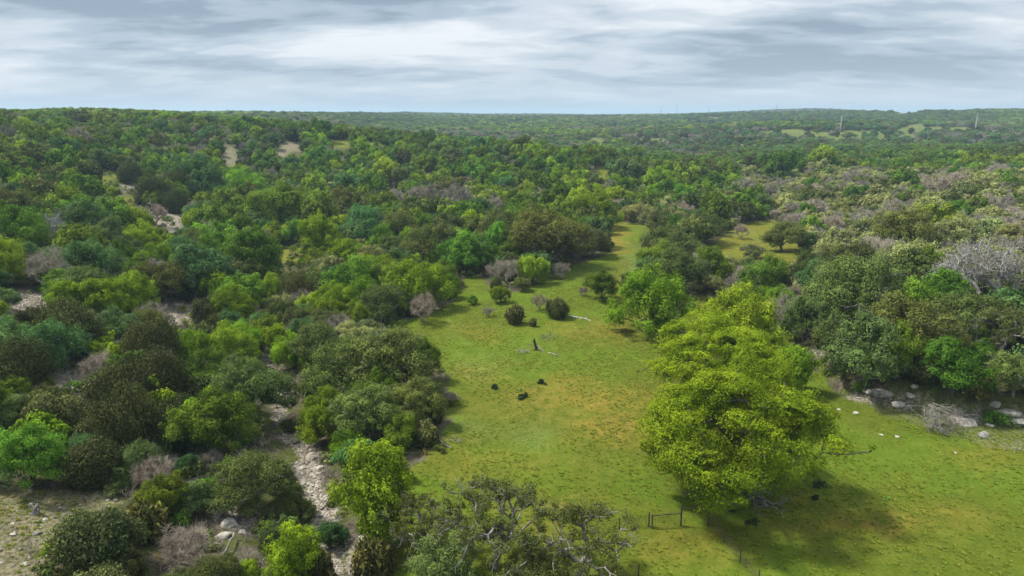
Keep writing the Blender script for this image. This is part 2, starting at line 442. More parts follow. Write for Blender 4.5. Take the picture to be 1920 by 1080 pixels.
for s in (16, 17, 18): reg('juniper', make_juniper(s, 2.8, 4.4, 19000, 0.15))
for s in (37, 38): reg('smalljuniper', make_juniper(s, 1.3, 1.9, 2600, 0.17, nl=16))
for s in (34, 35, 36): reg('bigjuniper', make_juniper(s, 5.2, 6.6, 42000, 0.17, nl=75))
for s in (19, 20, 21): reg('bare', make_bare(s))
for s in (31, 32, 33): reg('sparse', make_tree('t', s, 6.6, 8.6, 22000, 0.15, 130, 0.66, 'olive', 'litebark', 0.20, 0.40, top=-0.3, twigs=260, flat=0.6, doms=5, gap=0.40))
for s in (41, 42, 43): reg('tall', make_tree('t', s, 3.9, 10.0, 30000, 0.19, 110, 0.75, 'bright', 'bark', 0.14, 0.22, top=-0.85, flat=0.95, gap=0.22))
M['snagbark'] = mat_bark('snag_bark', (0.20, 0.19, 0.17), (0.38, 0.365, 0.33))
reg('snag', make_bare(51, 5.5, 7.5, 60, 12, 'snagbark', 0.42, 0.03, 0.08, 0.25, -0.05))
# far set: one mesh, bigger and fewer leaves
for s in (61, 62): reg('fbright', make_tree('t', s, 4.6, 6.8, 4200, 0.50, 34, 1.15, 'fresh', 'bark', 0.14, 0.24, top=-0.6), False)
for s in (63, 64, 65): reg('felm', make_tree('t', s, 4.8, 6.8, 4400, 0.50, 34, 1.2, 'green', 'bark', 0.14, 0.26, top=-0.6), False)
for s in (66, 67, 68): reg('foak', make_tree('t', s, 5.2, 6.2, 4600, 0.46, 38, 1.1, 'olive', 'litebark', 0.16, 0.3, top=-0.5), False)
for s in (69, 70): reg('fblue', make_tree('t', s, 4.4, 6.0, 4000, 0.46, 32, 1.1, 'blue', 'bark', 0.12, 0.2, top=-0.6), False)
for s in (71, 72, 73): reg('fpale', make_tree('t', s, 5.0, 5.6, 4200, 0.45, 40, 1.0, 'pale', 'litebark', 0.16, 0.26, top=-0.5, twigs=160), False)
for s in (74, 75): reg('fjuniper', make_juniper(s, 3.0, 4.2, 3600, 0.38, nl=22), False)
for s in (76, 77): reg('fbare', make_bare(s, 4.0, 5.6, 40, 14, thin=0.035), False)

# kind table: photo letter -> (near proto, far proto, object name, category)
KIND = {
    'P': ('pecan', 'fbright', 'broadleaf_tree', 'broadleaf tree'),
    'L': ('bright', 'fbright', 'broadleaf_tree', 'broadleaf tree'),
    'T': ('tall', 'fbright', 'broadleaf_tree', 'broadleaf tree'),
    'G': ('elm', 'felm', 'elm_tree', 'elm tree'),
    'K': ('blue', 'fblue', 'elm_tree', 'elm tree'),
    'E': ('oak', 'foak', 'live_oak', 'live oak'),
    'O': ('pale', 'fpale', 'live_oak', 'live oak'),
    'S': ('sparse', 'foak', 'live_oak', 'live oak'),
    'J': ('juniper', 'fjuniper', 'juniper_tree', 'juniper'),
    'B': ('bare', 'fbare', 'bare_tree', 'bare tree'),
    'N': ('snag', 'fbare', 'bare_tree', 'bare tree'),
}
#@@PLACE
# ------------------------------------------------------------------ clearings (photo pixels of the GROUND, turned into world places)
POLY = {
    'meadow': [(700, 612), (850, 572), (872, 520), (905, 512), (935, 560), (1030, 520), (1075, 500), (1150, 470), (1130, 414), (1205, 418), (1248, 464),
               (1190, 520), (1175, 560), (1300, 600), (1330, 560), (1370, 540), (1440, 600), (1500, 660), (1560, 728), (1640, 762), (1700, 778), (1780, 818), (1850, 832), (1920, 822), (2300, 850),
               (2300, 1300), (1180, 1300), (1120, 1400), (760, 1400), (740, 900), (825, 850), (850, 780), (835, 700), (800, 650)],
    'far_meadow': [(1310, 474), (1390, 420), (1450, 412), (1512, 460), (1520, 534), (1474, 534), (1458, 492), (1330, 490)],
    'corner': [(-300, 925), (200, 918), (225, 942), (130, 1000), (105, 1100), (60, 1400), (-400, 1400)],
}
CREEK = [(495, 672), (512, 715), (525, 775), (548, 830), (580, 890), (602, 945), (612, 1010), (640, 1100)]
# ellipses: cx, cy, rx, ry, kind  (r rock, g grass, d dirt)
SPOTS = [(215, 335, 58, 13, 'g'), (248, 352, 30, 9, 'r'), (240, 378, 20, 14, 'g'), (312, 408, 42, 11, 'r'), (335, 425, 25, 14, 'r'), (430, 292, 16, 22, 'd'),
         (545, 277, 26, 10, 'd'), (520, 290, 20, 8, 'd'), (638, 270, 20, 9, 'g'), (548, 480, 42, 22, 'g'), (45, 568, 52, 24, 'r'), (330, 592, 44, 24, 'r'),
         (150, 722, 42, 32, 'r'), (440, 970, 42, 34, 'r'), (305, 842, 16, 24, 'r'), (350, 880, 24, 30, 'r'), (725, 350, 22, 10, 'd'), (868, 350, 10, 12, 'd'), (992, 350, 24, 6, 'r'), (690, 268, 14, 7, 'd'),
         (1130, 330, 13, 20, 'g'), (1112, 268, 30, 4, 'g'), (1210, 271, 32, 3, 'g'), (1515, 662, 32, 16, 'r'), (1600, 290, 30, 6, 'g'), (1362, 256, 30, 4, 'g'), (1390, 262, 14, 3, 'g'), (1480, 244, 28, 4, 'g'), (1545, 240, 20, 3, 'g'), (1425, 250, 20, 4, 'g'), (1525, 252, 14, 3, 'g'),
         (1592, 247, 20, 4, 'g'), (1755, 457, 18, 5, 'd'), (1495, 512, 14, 22, 'd'), (1290, 236, 12, 2, 'g'), (1330, 237, 14, 2, 'g'), (1700, 213, 26, 3, 'd'), (1770, 217, 20, 2, 'd'), (1720, 235, 20, 3, 'g'), (1800, 240, 24, 3, 'g'),
         (100, 300, 30, 6, 'g'), (60, 310, 20, 6, 'g'), (1640, 742, 50, 11, 'r'), (1715, 752, 30, 10, 'r'), (1810, 782, 40, 12, 'r'), (1890, 785, 40, 13, 'r'), (1690, 650, 90, 26, 'g'), (760, 300, 22, 6, 'd'),
         (805, 330, 10, 8, 'd'), (930, 345, 10, 7, 'd'), (880, 330, 8, 10, 'd'), (640, 570, 16, 9, 'd'), (680, 1040, 30, 30, 'r'), (1310, 565, 34, 16, 'g'), (620, 690, 14, 8, 'r')]


def inpoly(px, py, poly):
    px = np.asarray(px, float); ins = np.zeros(px.shape, bool); n = len(poly)
    for i in range(n):
        x0, y0 = poly[i]; x1, y1 = poly[(i + 1) % n]
        if y0 == y1: continue
        c = ((y0 > py) != (y1 > py)) & (px < (x1 - x0) * (py - y0) / (y1 - y0) + x0)
        ins ^= c
    return ins


def creek_d(px, py):
    xc = np.interp(py, [p[1] for p in CREEK], [p[0] for p in CREEK])
    w = np.interp(py, [670, 720, 780, 850, 900, 960, 1100], [8, 15, 16, 24, 27, 20, 22])
    return np.where((py > 665) & (py < 1100), np.abs(px - xc) / w, 9.0)


BANK = [(1590, 722), (1650, 738), (1800, 752), (1920, 762), (2300, 790), (2300, 860), (1850, 840), (1560, 740)]


def clear_at(px, py, grow=1.0):
    """0 nothing, else inside a clearing"""
    c = inpoly(px, py, POLY['meadow']) | inpoly(px, py, POLY['far_meadow']) | inpoly(px, py, POLY['corner']) | (creek_d(px, py) < 1.15 * grow) | inpoly(px, py, BANK)
    for cx, cy, rx, ry, k in SPOTS:
        c |= ((px - cx) / (rx * grow)) ** 2 + ((py - cy) / (ry * grow)) ** 2 < 1
    return c


# ------------------------------------------------------------------ ground sheet
def axis(lo, hi, step, far_lo, far_hi, g=1.07):
    a = list(np.arange(lo, hi + step * 0.5, step)); s = step; v = hi; up = []
    while v < far_hi: s *= g; v += s; up.append(v)
    s = step; v = lo; dn = []
    while v > far_lo: s *= g; v -= s; dn.append(v)
    return np.array(dn[::-1] + a + up)


gx = axis(-95, 100, 0.5, -7500, 7500); gy = axis(34, 215, 0.5, -400, 8500, 1.045)
GX, GY = np.meshgrid(gx, gy); X = GX.ravel(); Y = GY.ravel()
Z = hgt(X, Y)
# outcrop roughness on the ledge and creek bed
px, py, dd = proj(X, Y, Z)
front = (dd > 5) & (Y > 10) & (np.abs(px - 960) < 1500) & (py < 1500)
rr = np.sqrt(X * X + Y * Y)
jx = (9 * wob(X, Y, 0.9, 1.0) + 14 * wob(X, Y, 0.33, 4.0) + 8 * wob(X, Y, 0.14, 3.0)) * np.clip(90 / np.maximum(rr, 30), 0.05, 1.3)
jy = (5 * wob(X, Y, 0.8, 2.0) + 8 * wob(X, Y, 0.37, 5.0)) * np.clip(70 / np.maximum(rr, 30), 0.05, 1.3) + 2.5 * wob(X, Y, 0.1, 1.0)
qx, qy = px + jx, py + jy
grass = np.zeros(len(X)); rock = np.zeros(len(X)); dry = np.zeros(len(X))
mead = inpoly(qx, qy, POLY['meadow']) & front
grass[mead] = 1
fm = inpoly(qx, qy, POLY['far_meadow']) & front; grass[fm] = 1; dry[fm] = 0.5
cn = inpoly(qx, qy, POLY['corner']) & front; grass[cn] = 0.42; rock[cn] = 0.30; dry[cn] = 0.55
bk = inpoly(qx, qy, BANK) & front; grass[bk] = 0.7; rock[bk] = 0.15
ck = (creek_d(qx, qy) < 1) & front; rock[ck] = 1; grass[ck] = 0
for cx, cy, rx, ry, k in SPOTS:
    e = np.sqrt(((qx - cx) / rx) ** 2 + ((qy - cy) / ry) ** 2); f = np.where(front, np.clip((1.25 - e) / 0.5, 0, 1), 0)
    if k == 'r': rock = np.maximum(rock, f * 0.95); grass = grass * (1 - f)
    if k == 'g': grass = np.maximum(grass, f); dry = np.maximum(dry, f * 0.4)
    if k == 'd': dry = np.maximum(dry, f); rock = np.maximum(rock, f * 0.45); grass = np.maximum(grass, f * 0.3)
# dry orange patches inside the meadow, photo pixels -> ground
for cx, cy, rx, ry, a in [(1110, 750, 170, 34, 1.0), (1185, 800, 130, 44, 1.2), (1060, 720, 70, 22, .8), (1170, 560, 30, 70, .6), (1165, 620, 70, 22, .75), (1050, 622, 90, 14, .5), (1650, 985, 140, 28, .8), (1760, 960, 60, 20, .6),
                          (900, 700, 60, 20, .45), (960, 870, 160, 22, .45), (1500, 1000, 110, 28, .55), (1300, 1030, 120, 40, .5), (900, 625, 60, 12, .4), (1160, 445, 22, 34, 1.0), (1480, 930, 50, 10, .6), (1000, 990, 120, 60, .5), (1850, 850, 80, 20, .5), (820, 840, 40, 30, .5)]:
    e = ((qx + jx - cx) / rx) ** 2 + ((qy + jy - cy) / ry) ** 2
    dry = np.maximum(dry, np.where(front & (grass > 0), a * np.exp(-e * 1.1), 0))
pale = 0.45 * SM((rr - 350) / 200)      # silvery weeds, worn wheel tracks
for cx, cy, rx, ry, a in [(985, 815, 60, 28, .4), (900, 690, 45, 14, .35), (1195, 500, 20, 28, .9), (870, 800, 60, 30, .35), (1100, 520, 60, 12, .4)]:
    pale = np.maximum(pale, np.where(front, a * np.exp(-(((qx + jx - cx) / rx) ** 2 + ((qy + jy - cy) / ry) ** 2)), 0))


def track(pts, wid, a):
    P = np.array([G(*p)[:2] for p in pts]); best = np.full(len(X), 1e9)
    for i in range(len(P) - 1):
        d = P[i + 1] - P[i]; t = np.clip(((X - P[i, 0]) * d[0] + (Y - P[i, 1]) * d[1]) / (d @ d), 0, 1)
        best = np.minimum(best, np.hypot(X - P[i, 0] - t * d[0], Y - P[i, 1] - t * d[1]))
    return best, np.where(best < 2.5, a, 0)


tr = np.zeros(len(X)); td = np.full(len(X), 3.0)
for pts, a in (([(1010, 872), (1011, 840), (1012, 800), (1015, 765), (1020, 738)], .42), ([(1026, 880), (1027, 840), (1029, 800), (1034, 760), (1041, 722)], .5),
               ([(845, 600), (850, 620), (868, 640), (905, 665)], .6), ([(1005, 600), (1006, 640)], .5), ([(838, 600), (840, 622), (858, 646)], .4)):
    b_, a_ = track(pts, 0.38, a); td = np.minimum(td, b_); tr = np.maximum(tr, a_)
far = SM((rr - 350) / 200) * (wob(X, Y, 0.013, 1.0) * 0.5 + wob(X, Y, 0.031, 2.0) * 0.5 > 0.04)
grass = np.maximum(grass, far * 0.7)
nx, ny = len(gx), len(gy)
i = np.arange(nx - 1); j = np.arange(ny - 1); I, J = np.meshgrid(i, j); k = (J * nx + I).ravel()
gm = mesh_np('ground', np.stack([X, Y, Z], 1), np.stack([k, k + 1, k + nx + 1, k + nx], 1), [], smooth=True)
for nme, arr in (('grass', grass), ('rock', rock), ('dry', dry), ('pale', np.maximum(pale, 0)), ('track', tr), ('tdist', td)):
    a = gm.attributes.new(nme, 'FLOAT', 'POINT'); a.data.foreach_set('value', arr.astype(np.float32))

gmt = bpy.data.materials.new('pasture_ground'); gmt.use_nodes = True; t = gmt.node_tree; pr = t.nodes['Principled BSDF']
geo = t.nodes.new('ShaderNodeNewGeometry'); pos = geo.outputs['Position']


def attr(nm):
    a = t.nodes.new('ShaderNodeAttribute'); a.attribute_name = nm; return a.outputs['Fac']


nA = noise(t, pos, 0.07, 5, 0.6, 0.5); nB = noise(t, pos, 0.55, 5, 0.65); nC = noise(t, pos, 3.2, 4, 0.7); nD = noise(t, pos, 9.0, 3, 0.7); nE = noise(t, pos, 0.22, 4, 0.6)
mix2 = math_n(t, 'ADD', math_n(t, 'MULTIPLY', nB, 0.45), math_n(t, 'MULTIPLY', nC, 0.55))
gcol = ramp(t, mix2, [(0.30, (0.048, 0.074, 0.008)), (0.46, (0.078, 0.106, 0.010)), (0.56, (0.104, 0.128, 0.014)), (0.70, (0.150, 0.160, 0.026))])
gcol2 = ramp(t, mix2, [(0.32, (0.058, 0.096, 0.008)), (0.50, (0.088, 0.134, 0.011)), (0.68, (0.140, 0.178, 0.020))])
gcol = mixc(t, ramp(t, nA, [(0.44, (0, 0, 0)), (0.56, (1, 1, 1))]), gcol, gcol2)
dryc = ramp(t, mix2, [(0.32, (0.105, 0.100, 0.014)), (0.5, (0.190, 0.142, 0.023)), (0.68, (0.265, 0.195, 0.042))])
dryf = math_n(t, 'MULTIPLY', attr('dry'), ramp(t, nB, [(0.34, (0.45, 0.45, 0.45)), (0.6, (1, 1, 1))]), True)
gcol = mixc(t, dryf, gcol, dryc)
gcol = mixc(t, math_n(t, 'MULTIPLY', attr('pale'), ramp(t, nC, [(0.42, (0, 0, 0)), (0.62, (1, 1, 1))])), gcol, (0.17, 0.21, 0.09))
gcol = mixc(t, math_n(t, 'MULTIPLY', math_n(t, 'MULTIPLY', attr('track'), 0.8), ramp(t, math_n(t, 'ADD', attr('tdist'), math_n(t, 'MULTIPLY', nC, 0.25)), [(0.14, (1, 1, 1)), (0.32, (0, 0, 0))])), gcol, (0.21, 0.20, 0.045))
# yellow and white flower flecks
fl = ramp(t, nD, [(0.735, (0, 0, 0)), (0.76, (1, 1, 1))])
gcol = mixc(t, math_n(t, 'MULTIPLY', fl, 0.6), gcol, (0.33, 0.34, 0.10))
# forest floor: litter, thin grass and broken limestone
litter = ramp(t, mix2, [(0.35, (0.028, 0.024, 0.017)), (0.5, (0.075, 0.066, 0.044)), (0.66, (0.165, 0.148, 0.108))])
lg = ramp(t, mix2, [(0.35, (0.030, 0.046, 0.010)), (0.62, (0.098, 0.108, 0.028))])
litter = mixc(t, ramp(t, nE, [(0.47, (0, 0, 0)), (0.57, (1, 1, 1))]), litter, lg)
vor = t.nodes.new('ShaderNodeTexVoronoi'); vor.inputs['Scale'].default_value = 3.2; t.links.new(pos, vor.inputs['Vector'])
stone = ramp(t, math_n(t, 'ADD', math_n(t, 'MULTIPLY', nC, 0.7), math_n(t, 'MULTIPLY', vor.outputs['Distance'], 0.45)), [(0.36, (0.075, 0.062, 0.048)), (0.52, (0.205, 0.175, 0.142)), (0.68, (0.36, 0.32, 0.27))])
rf = math_n(t, 'MULTIPLY', attr('rock'), ramp(t, nC, [(0.40, (0.45, 0.45, 0.45)), (0.52, (1, 1, 1))]), True)
gcol = mixc(t, 1.0, gcol, (0.90, 0.92, 0.95), 'MULTIPLY')
fin = mixc(t, attr('grass'), litter, gcol)
fin = mixc(t, rf, fin, stone)
t.links.new(fin, pr.inputs['Base Color']); pr.inputs['Roughness'].default_value = 0.95; pr.inputs['Specular IOR Level'].default_value = 0.05
bp = t.nodes.new('ShaderNodeBump'); bp.inputs['Strength'].default_value = 0.9; bp.inputs['Distance'].default_value = 0.25
t.links.new(math_n(t, 'ADD', mix2, math_n(t, 'MULTIPLY', nD, 0.35)), bp.inputs['Height']); t.links.new(bp.outputs[0], pr.inputs['Normal'])
gm.materials.append(gmt)
ground = bpy.data.objects.new('ground', gm); COL.objects.link(ground); ground['kind'] = 'structure'


# ------------------------------------------------------------------ helpers: things
def tag(o, label=None, cat=None, group=None, kind=None):
    if label: o['label'] = label
    if cat: o['category'] = cat
    if group: o['group'] = group
    if kind: o['kind'] = kind
    return o


def thing(name, loc, label, cat, group=None, rz=0.0):
    o = bpy.data.objects.new(name, None); COL.objects.link(o); o.location = loc; o.rotation_euler = (0, 0, rz)
    o.empty_display_size = 0.5
    return tag(o, label, cat, group)


def child(name, me, parent, color=None):
    o = bpy.data.objects.new(name, me); COL.objects.link(o); o.parent = parent
    if color: o.color = color
    return o


def solo(name, me, loc, label, cat, group=None, rz=0.0):
    o = bpy.data.objects.new(name, me); COL.objects.link(o); o.location = loc; o.rotation_euler = (0, 0, rz)
    return tag(o, label, cat, group)


# ------------------------------------------------------------------ trees read off the photograph: crown centre x, y, width (1920 px frame), kind, label
HERO = [
    # right hand big bright trees
    (1392, 802, 405, 'P', 'largest bright lime green tree, spreading over the grass beside the fence corner'),
    (1345, 668, 270, 'P', 'wide bright green tree close behind the largest lime tree of the meadow'),
    (1480, 690, 120, 'L', 'bright green tree whose crown touches the right shoulder of the largest lime tree'),
    (1385, 585, 155, 'L', 'yellow green tree topping the line of bright trees on the right of the meadow'),
    (1220, 550, 150, 'L', 'round dense bright green tree standing alone at the far right edge of the meadow'),
    # right ledge group
    (1722, 610, 175, 'E', 'big dark olive oak leaning over the rocky ledge, widest of those there'),
    (1800, 590, 150, 'E', 'dark olive oak right of the widest one over the rocky ledge'),
    (1770, 545, 110, 'G', 'green tree showing above the two big ledge oaks'),
    (1885, 620, 170, 'S', 'thin crowned oak with a visible pale trunk at the right frame edge'),
    (1625, 655, 175, 'K', 'blue green leaning tree rooted on the left end of the rocky ledge'),
    (1520, 590, 110, 'K', 'small dark blue green tree behind the gap in the bright meadow trees'),
    (1590, 535, 175, 'E', 'dark olive oak rising behind the blue green tree of the ledge'),
    (1442, 512, 92, 'G', 'compact deep green round tree beside the sandy bare patch'),
    (1535, 515, 84, 'K', 'bluish green tree just right of the sandy bare patch'),
    (1825, 510, 190, 'N', 'large pale grey leafless tree with twisted limbs on the right slope'),
    (1795, 690, 130, 'G', 'low dark green tree hanging over the grey boulders of the ledge'),
    (1905, 710, 110, 'E', 'dark olive oak at the right frame edge above the pale ledge stones'),
    (1680, 650, 120, 'G', 'mid green tree squeezed between the leaning tree and the widest ledge oak'),
    (1830, 745, 60, 'J', 'small dark juniper tucked on top of the ledge boulders'),
    (1790, 440, 110, 'O', 'pale olive oak just behind the large grey leafless tree'),
    (1700, 480, 120, 'O', 'broad pale oak left of the large grey leafless tree'),
    (1640, 470, 100, 'B', 'grey leafless tree with rounded crown above the dark olive oaks'),
    (1560, 420, 60, 'B', 'pinkish grey leafless tree at the right end of the far clearing'),
    (1515, 450, 55, 'K', 'small blue green tree with dark trunk in the far right clearing'),
    (1470, 440, 75, 'E', 'dark round oak alone in the far right clearing with shade beneath'),
    (1325, 425, 75, 'E', 'umbrella shaped green oak on two trunks in the far right clearing'),
    (1390, 432, 40, 'B', 'small grey leafless tree between the two oaks of the far clearing'),
    (1255, 455, 100, 'E', 'dark low oak to the right of the distant grass strip'),
    (1330, 490, 80, 'G', 'mid green tree in front of the umbrella shaped oak'),
    (1360, 500, 70, 'O', 'greyish olive tree in front of the far right clearing'),
    (1295, 500, 70, 'B', 'grey leafless tree behind the round dense bright green tree'),
    (1190, 395, 60, 'O', 'grey green oak at the top end of the distant grass strip'),
    (1240, 412, 90, 'O', 'pale oak with grey twigs above the distant grass strip'),
    (1280, 395, 50, 'B', 'pinkish bare tree among pale oaks above the distant grass strip'),
    # middle
    (1130, 530, 70, 'G', 'small two stemmed tree left of the round dense bright tree'),
    (1045, 576, 46, 'J', 'rounded dark reddish juniper in the grass beside a fallen log'),
    (967, 592, 40, 'J', 'dark upright juniper in the grass left of the rounded reddish one'),
    (1000, 605, 18, 'J', 'tiny narrow juniper standing alone just behind the dead stump'),
    (940, 550, 42, 'L', 'small bright green shrubby tree at the back of the meadow'),
    (886, 562, 22, 'G', 'tiny dark tree alone in the narrow grass bay'),
    (915, 585, 26, 'B', 'small sparse leafless shrub in the grass before the dark juniper'),
    (1012, 565, 40, 'B', 'greyish wispy bare shrub between the two dark meadow junipers'),
    (1030, 432, 165, 'E', 'largest domed oak of the grove beside the distant grass strip'),
    (1112, 448, 78, 'E', 'dark oak with visible trunk at the right end of the domed grove'),
    (960, 425, 100, 'E', 'grey green oak forming the left end of the domed grove'),
    (1000, 500, 70, 'L', 'bright green tree in front of the domed grove'),
    (950, 505, 70, 'B', 'grey twiggy tree at the back of the meadow left of centre'),
    (905, 478, 60, 'B', 'pinkish grey leafless tree at the end of the narrow grass bay'),
    (1050, 505, 45, 'B', 'low grey brown leafless tree below the domed grove'),
    (860, 465, 100, 'G', 'tall dense green tree at the end of the narrow grass bay'),
    (800, 455, 110, 'E', 'tall olive oak left of the dense tree at the grass bay'),
    (760, 425, 90, 'E', 'dull olive oak in the hollow below the grey leafless thicket'),
    (680, 415, 100, 'K', 'deep blue green tree in the hollow, largest of its colour there'),
    (600, 440, 80, 'T', 'tall pale yellow green tree catching light in the hollow'),
    (640, 480, 60, 'T', 'slender pale yellow tree right of the tall one in the hollow'),
    (680, 470, 50, 'L', 'small bright yellow green tree in the middle of the hollow'),
    (780, 525, 120, 'L', 'bright lime tree at the left corner of the meadow with grey twigs below'),
    (838, 532, 58, 'L', 'small rounded bright green tree at the mouth of the grass bay'),
    (720, 565, 90, 'E', 'dark brownish oak left of the bright tree at the meadow corner'),
    (790, 575, 75, 'B', 'pale leafless tree lying low before the bright corner tree'),
    (630, 555, 80, 'L', 'yellow green bushy tree in the hollow above the creek'),
    (560, 545, 70, 'J', 'dark juniper in the hollow right of the tall shaded tree'),
    (690, 510, 70, 'G', 'mid green tree in the centre of the hollow'),
    (640, 520, 70, 'K', 'soft grey green tree in the hollow below the slender pale one'),
    (1110, 385, 90, 'L', 'bright green tall tree left of the distant grass strip head'),
    (515, 380, 115, 'G', 'big deep green domed tree on the left slope above the hollow'),
    (470, 470, 130, 'G', 'very large dark green tree on the left slope beside the grassy gully'),
    (450, 545, 90, 'G', 'dark green tree below the very large one beside the gully'),
    (360, 500, 130, 'K', 'spreading blue green tree left of the very large dark green one'),
    (240, 462, 66, 'K', 'fresh blue green rounded tree in the middle of the left hillside'),
    (45, 480, 85, 'K', 'blue green rounded tree near the left frame edge'),
    (350, 445, 60, 'K', 'small rounded blue green tree beside the rocky patch of the hillside'),
    (160, 410, 110, 'K', 'wide flat topped blue green tree on the left hillside'),
    (290, 362, 62, 'J', 'black green juniper nearest the sunny rocky clearing'),
    (335, 352, 64, 'J', 'black green juniper right of the one nearest the sunny clearing'),
    (322, 378, 48, 'J', 'lower black green juniper of the trio beside the sunny clearing'),
    (245, 325, 44, 'J', 'rounded dark juniper behind the sunny rocky clearing'),
    (85, 430, 90, 'N', 'tall grey leafless tree on the left hillside'),
    (180, 470, 60, 'B', 'pale leafless tree beside the rounded blue green one on the hillside'),
    (380, 400, 70, 'K', 'silvery green tree on the hillside left of the domed one'),
    (370, 330, 110, 'K', 'blue green tree group head above the hillside junipers'),
    (455, 340, 80, 'L', 'yellow green tree high on the left slope'),
    # left middle
    (125, 560, 80, 'T', 'pale green feathery tree left of the yellowish one on the hillside'),
    (190, 560, 90, 'T', 'yellowish green tree in the pale feathery trio'),
    (250, 555, 80, 'T', 'pale green feathery tree at the right of the hillside trio'),
    (215, 610, 95, 'K', 'rounded green tree directly below the pale feathery trio'),
    (125, 620, 120, 'J', 'brown green juniper mass below the pale feathery trio'),
    (30, 690, 110, 'J', 'dark brown juniper at the left frame edge'),
    (190, 655, 55, 'B', 'small silvery bare shrub at the foot of the rounded green tree'),
    (285, 650, 110, 'J', 'brown juniper between the rocky clearing and the oak above the creek'),
    (345, 640, 60, 'L', 'small yellow green tree at the edge of the brown juniper'),
    (435, 640, 110, 'L', 'yellow green broad tree left of the head of the creek bed'),
    (390, 690, 110, 'G', 'dark green round tree below the yellow green one by the creek'),
    (460, 690, 60, 'L', 'narrow light green tree on the left bank of the creek bed'),
    (515, 632, 58, 'T', 'small upright bright green tree at the head of the creek bed'),
    (275, 715, 120, 'J', 'large brown black juniper left of the creek, below the rubble patch'),
    (235, 790, 130, 'J', 'dark juniper below the large brown black one left of the creek'),
    (330, 770, 80, 'J', 'brown juniper touching the wide dark tree on the left bank'),
    (205, 720, 90, 'J', 'brown juniper at the right rim of the pale bare patch'),
    (100, 780, 110, 'J', 'large dark juniper behind the rounded green tree at the left edge'),
    (50, 845, 150, 'G', 'fresh green rounded tree at the left edge above the stony corner'),
    (20, 730, 70, 'G', 'small green tree at the left edge above the fresh rounded one'),
    (400, 788, 160, 'G', 'wide dark green oak like tree on the left bank of the creek'),
    (170, 865, 105, 'J', 'dark juniper right of the fresh green tree at the left edge'),
    (260, 860, 100, 'K', 'grey green tree with pale twigs above the bottom left junipers'),
    (215, 830, 60, 'B', 'silvery leafless shrub beside the grey green tree at lower left'),
    (395, 860, 60, 'B', 'small bare tree with white forked stems left of the creek'),
    (465, 905, 150, 'E', 'broad olive oak hiding the left bank of the lower creek bed'),
    (540, 940, 72, 'E', 'rounded olive oak at the right end of the broad one by the creek'),
    (300, 930, 100, 'G', 'dark green tree with crooked trunk above the bottom left juniper'),
    (370, 930, 80, 'K', 'grey green sprawling tree left of the pale broken rocks'),
    (180, 1010, 135, 'J', 'big dark juniper at the edge of the stony bottom left corner'),
    (265, 975, 90, 'J', 'dark juniper filling the space between the crooked tree and bottom juniper'),
    (350, 1020, 130, 'B', 'silver grey leafless thicket tree at the bottom left of the picture'),
    (535, 985, 45, 'K', 'small pale blue green young tree left of the lower creek bed'),
    (545, 1035, 110, 'T', 'yellow green leafy tree cut by the bottom edge near the creek'),
    (460, 1075, 60, 'L', 'low yellow green shrubby tree at the bottom edge'),
    # oak cluster left of meadow
    (735, 680, 185, 'E', 'biggest dark grey green oak on the left edge of the meadow'),
    (645, 690, 170, 'E', 'dark oak joined to the left side of the biggest meadow edge oak'),
    (605, 640, 110, 'E', 'olive oak on the right bank at the head of the creek bed'),
    (778, 752, 125, 'E', 'dark oak in front of the biggest meadow edge oak'),
    (695, 768, 135, 'E', 'dark oak above the bright trees on the right creek bank'),
    (815, 775, 42, 'J', 'dark juniper poking out of the oak cluster into the meadow'),
    (800, 815, 50, 'J', 'low dark juniper shading the dead log at the meadow edge'),
    (845, 745, 42, 'B', 'dark purplish bare shrub spilling from the oak cluster onto grass'),
    (618, 772, 120, 'L', 'bright green tree on the right bank, leaning over the creek bed'),
    (755, 805, 80, 'G', 'fresh green tree at the foot of the dark oak cluster'),
    (652, 828, 75, 'L', 'bright green tree low on the right bank of the creek bed'),
    # bottom
    (688, 905, 172, 'T', 'tall airy lime tree with dark trunk standing at the creek mouth'),
    (618, 1000, 66, 'K', 'low grey green tree closing off the bottom end of the creek bed'),
    (590, 1062, 84, 'J', 'dark juniper at the bottom edge right of the leafy yellow green tree'),
    (700, 1050, 90, 'J', 'black green juniper at the foot of the tall airy lime tree'),
    (790, 985, 190, 'S', 'grey green open crowned oak left of the twisted trunk at the bottom'),
    (925, 975, 270, 'S', 'twisted grey limbed oak in the bottom centre, tallest of the front group'),
    (1085, 1010, 235, 'S', 'open crowned oak right of the twisted trunk at the bottom centre'),
    (830, 1060, 150, 'E', 'low leafy oak at the bottom edge below the open crowned ones'),
    (1010, 1060, 120, 'E', 'leafy low crown at the bottom edge under the right open oak'),
]
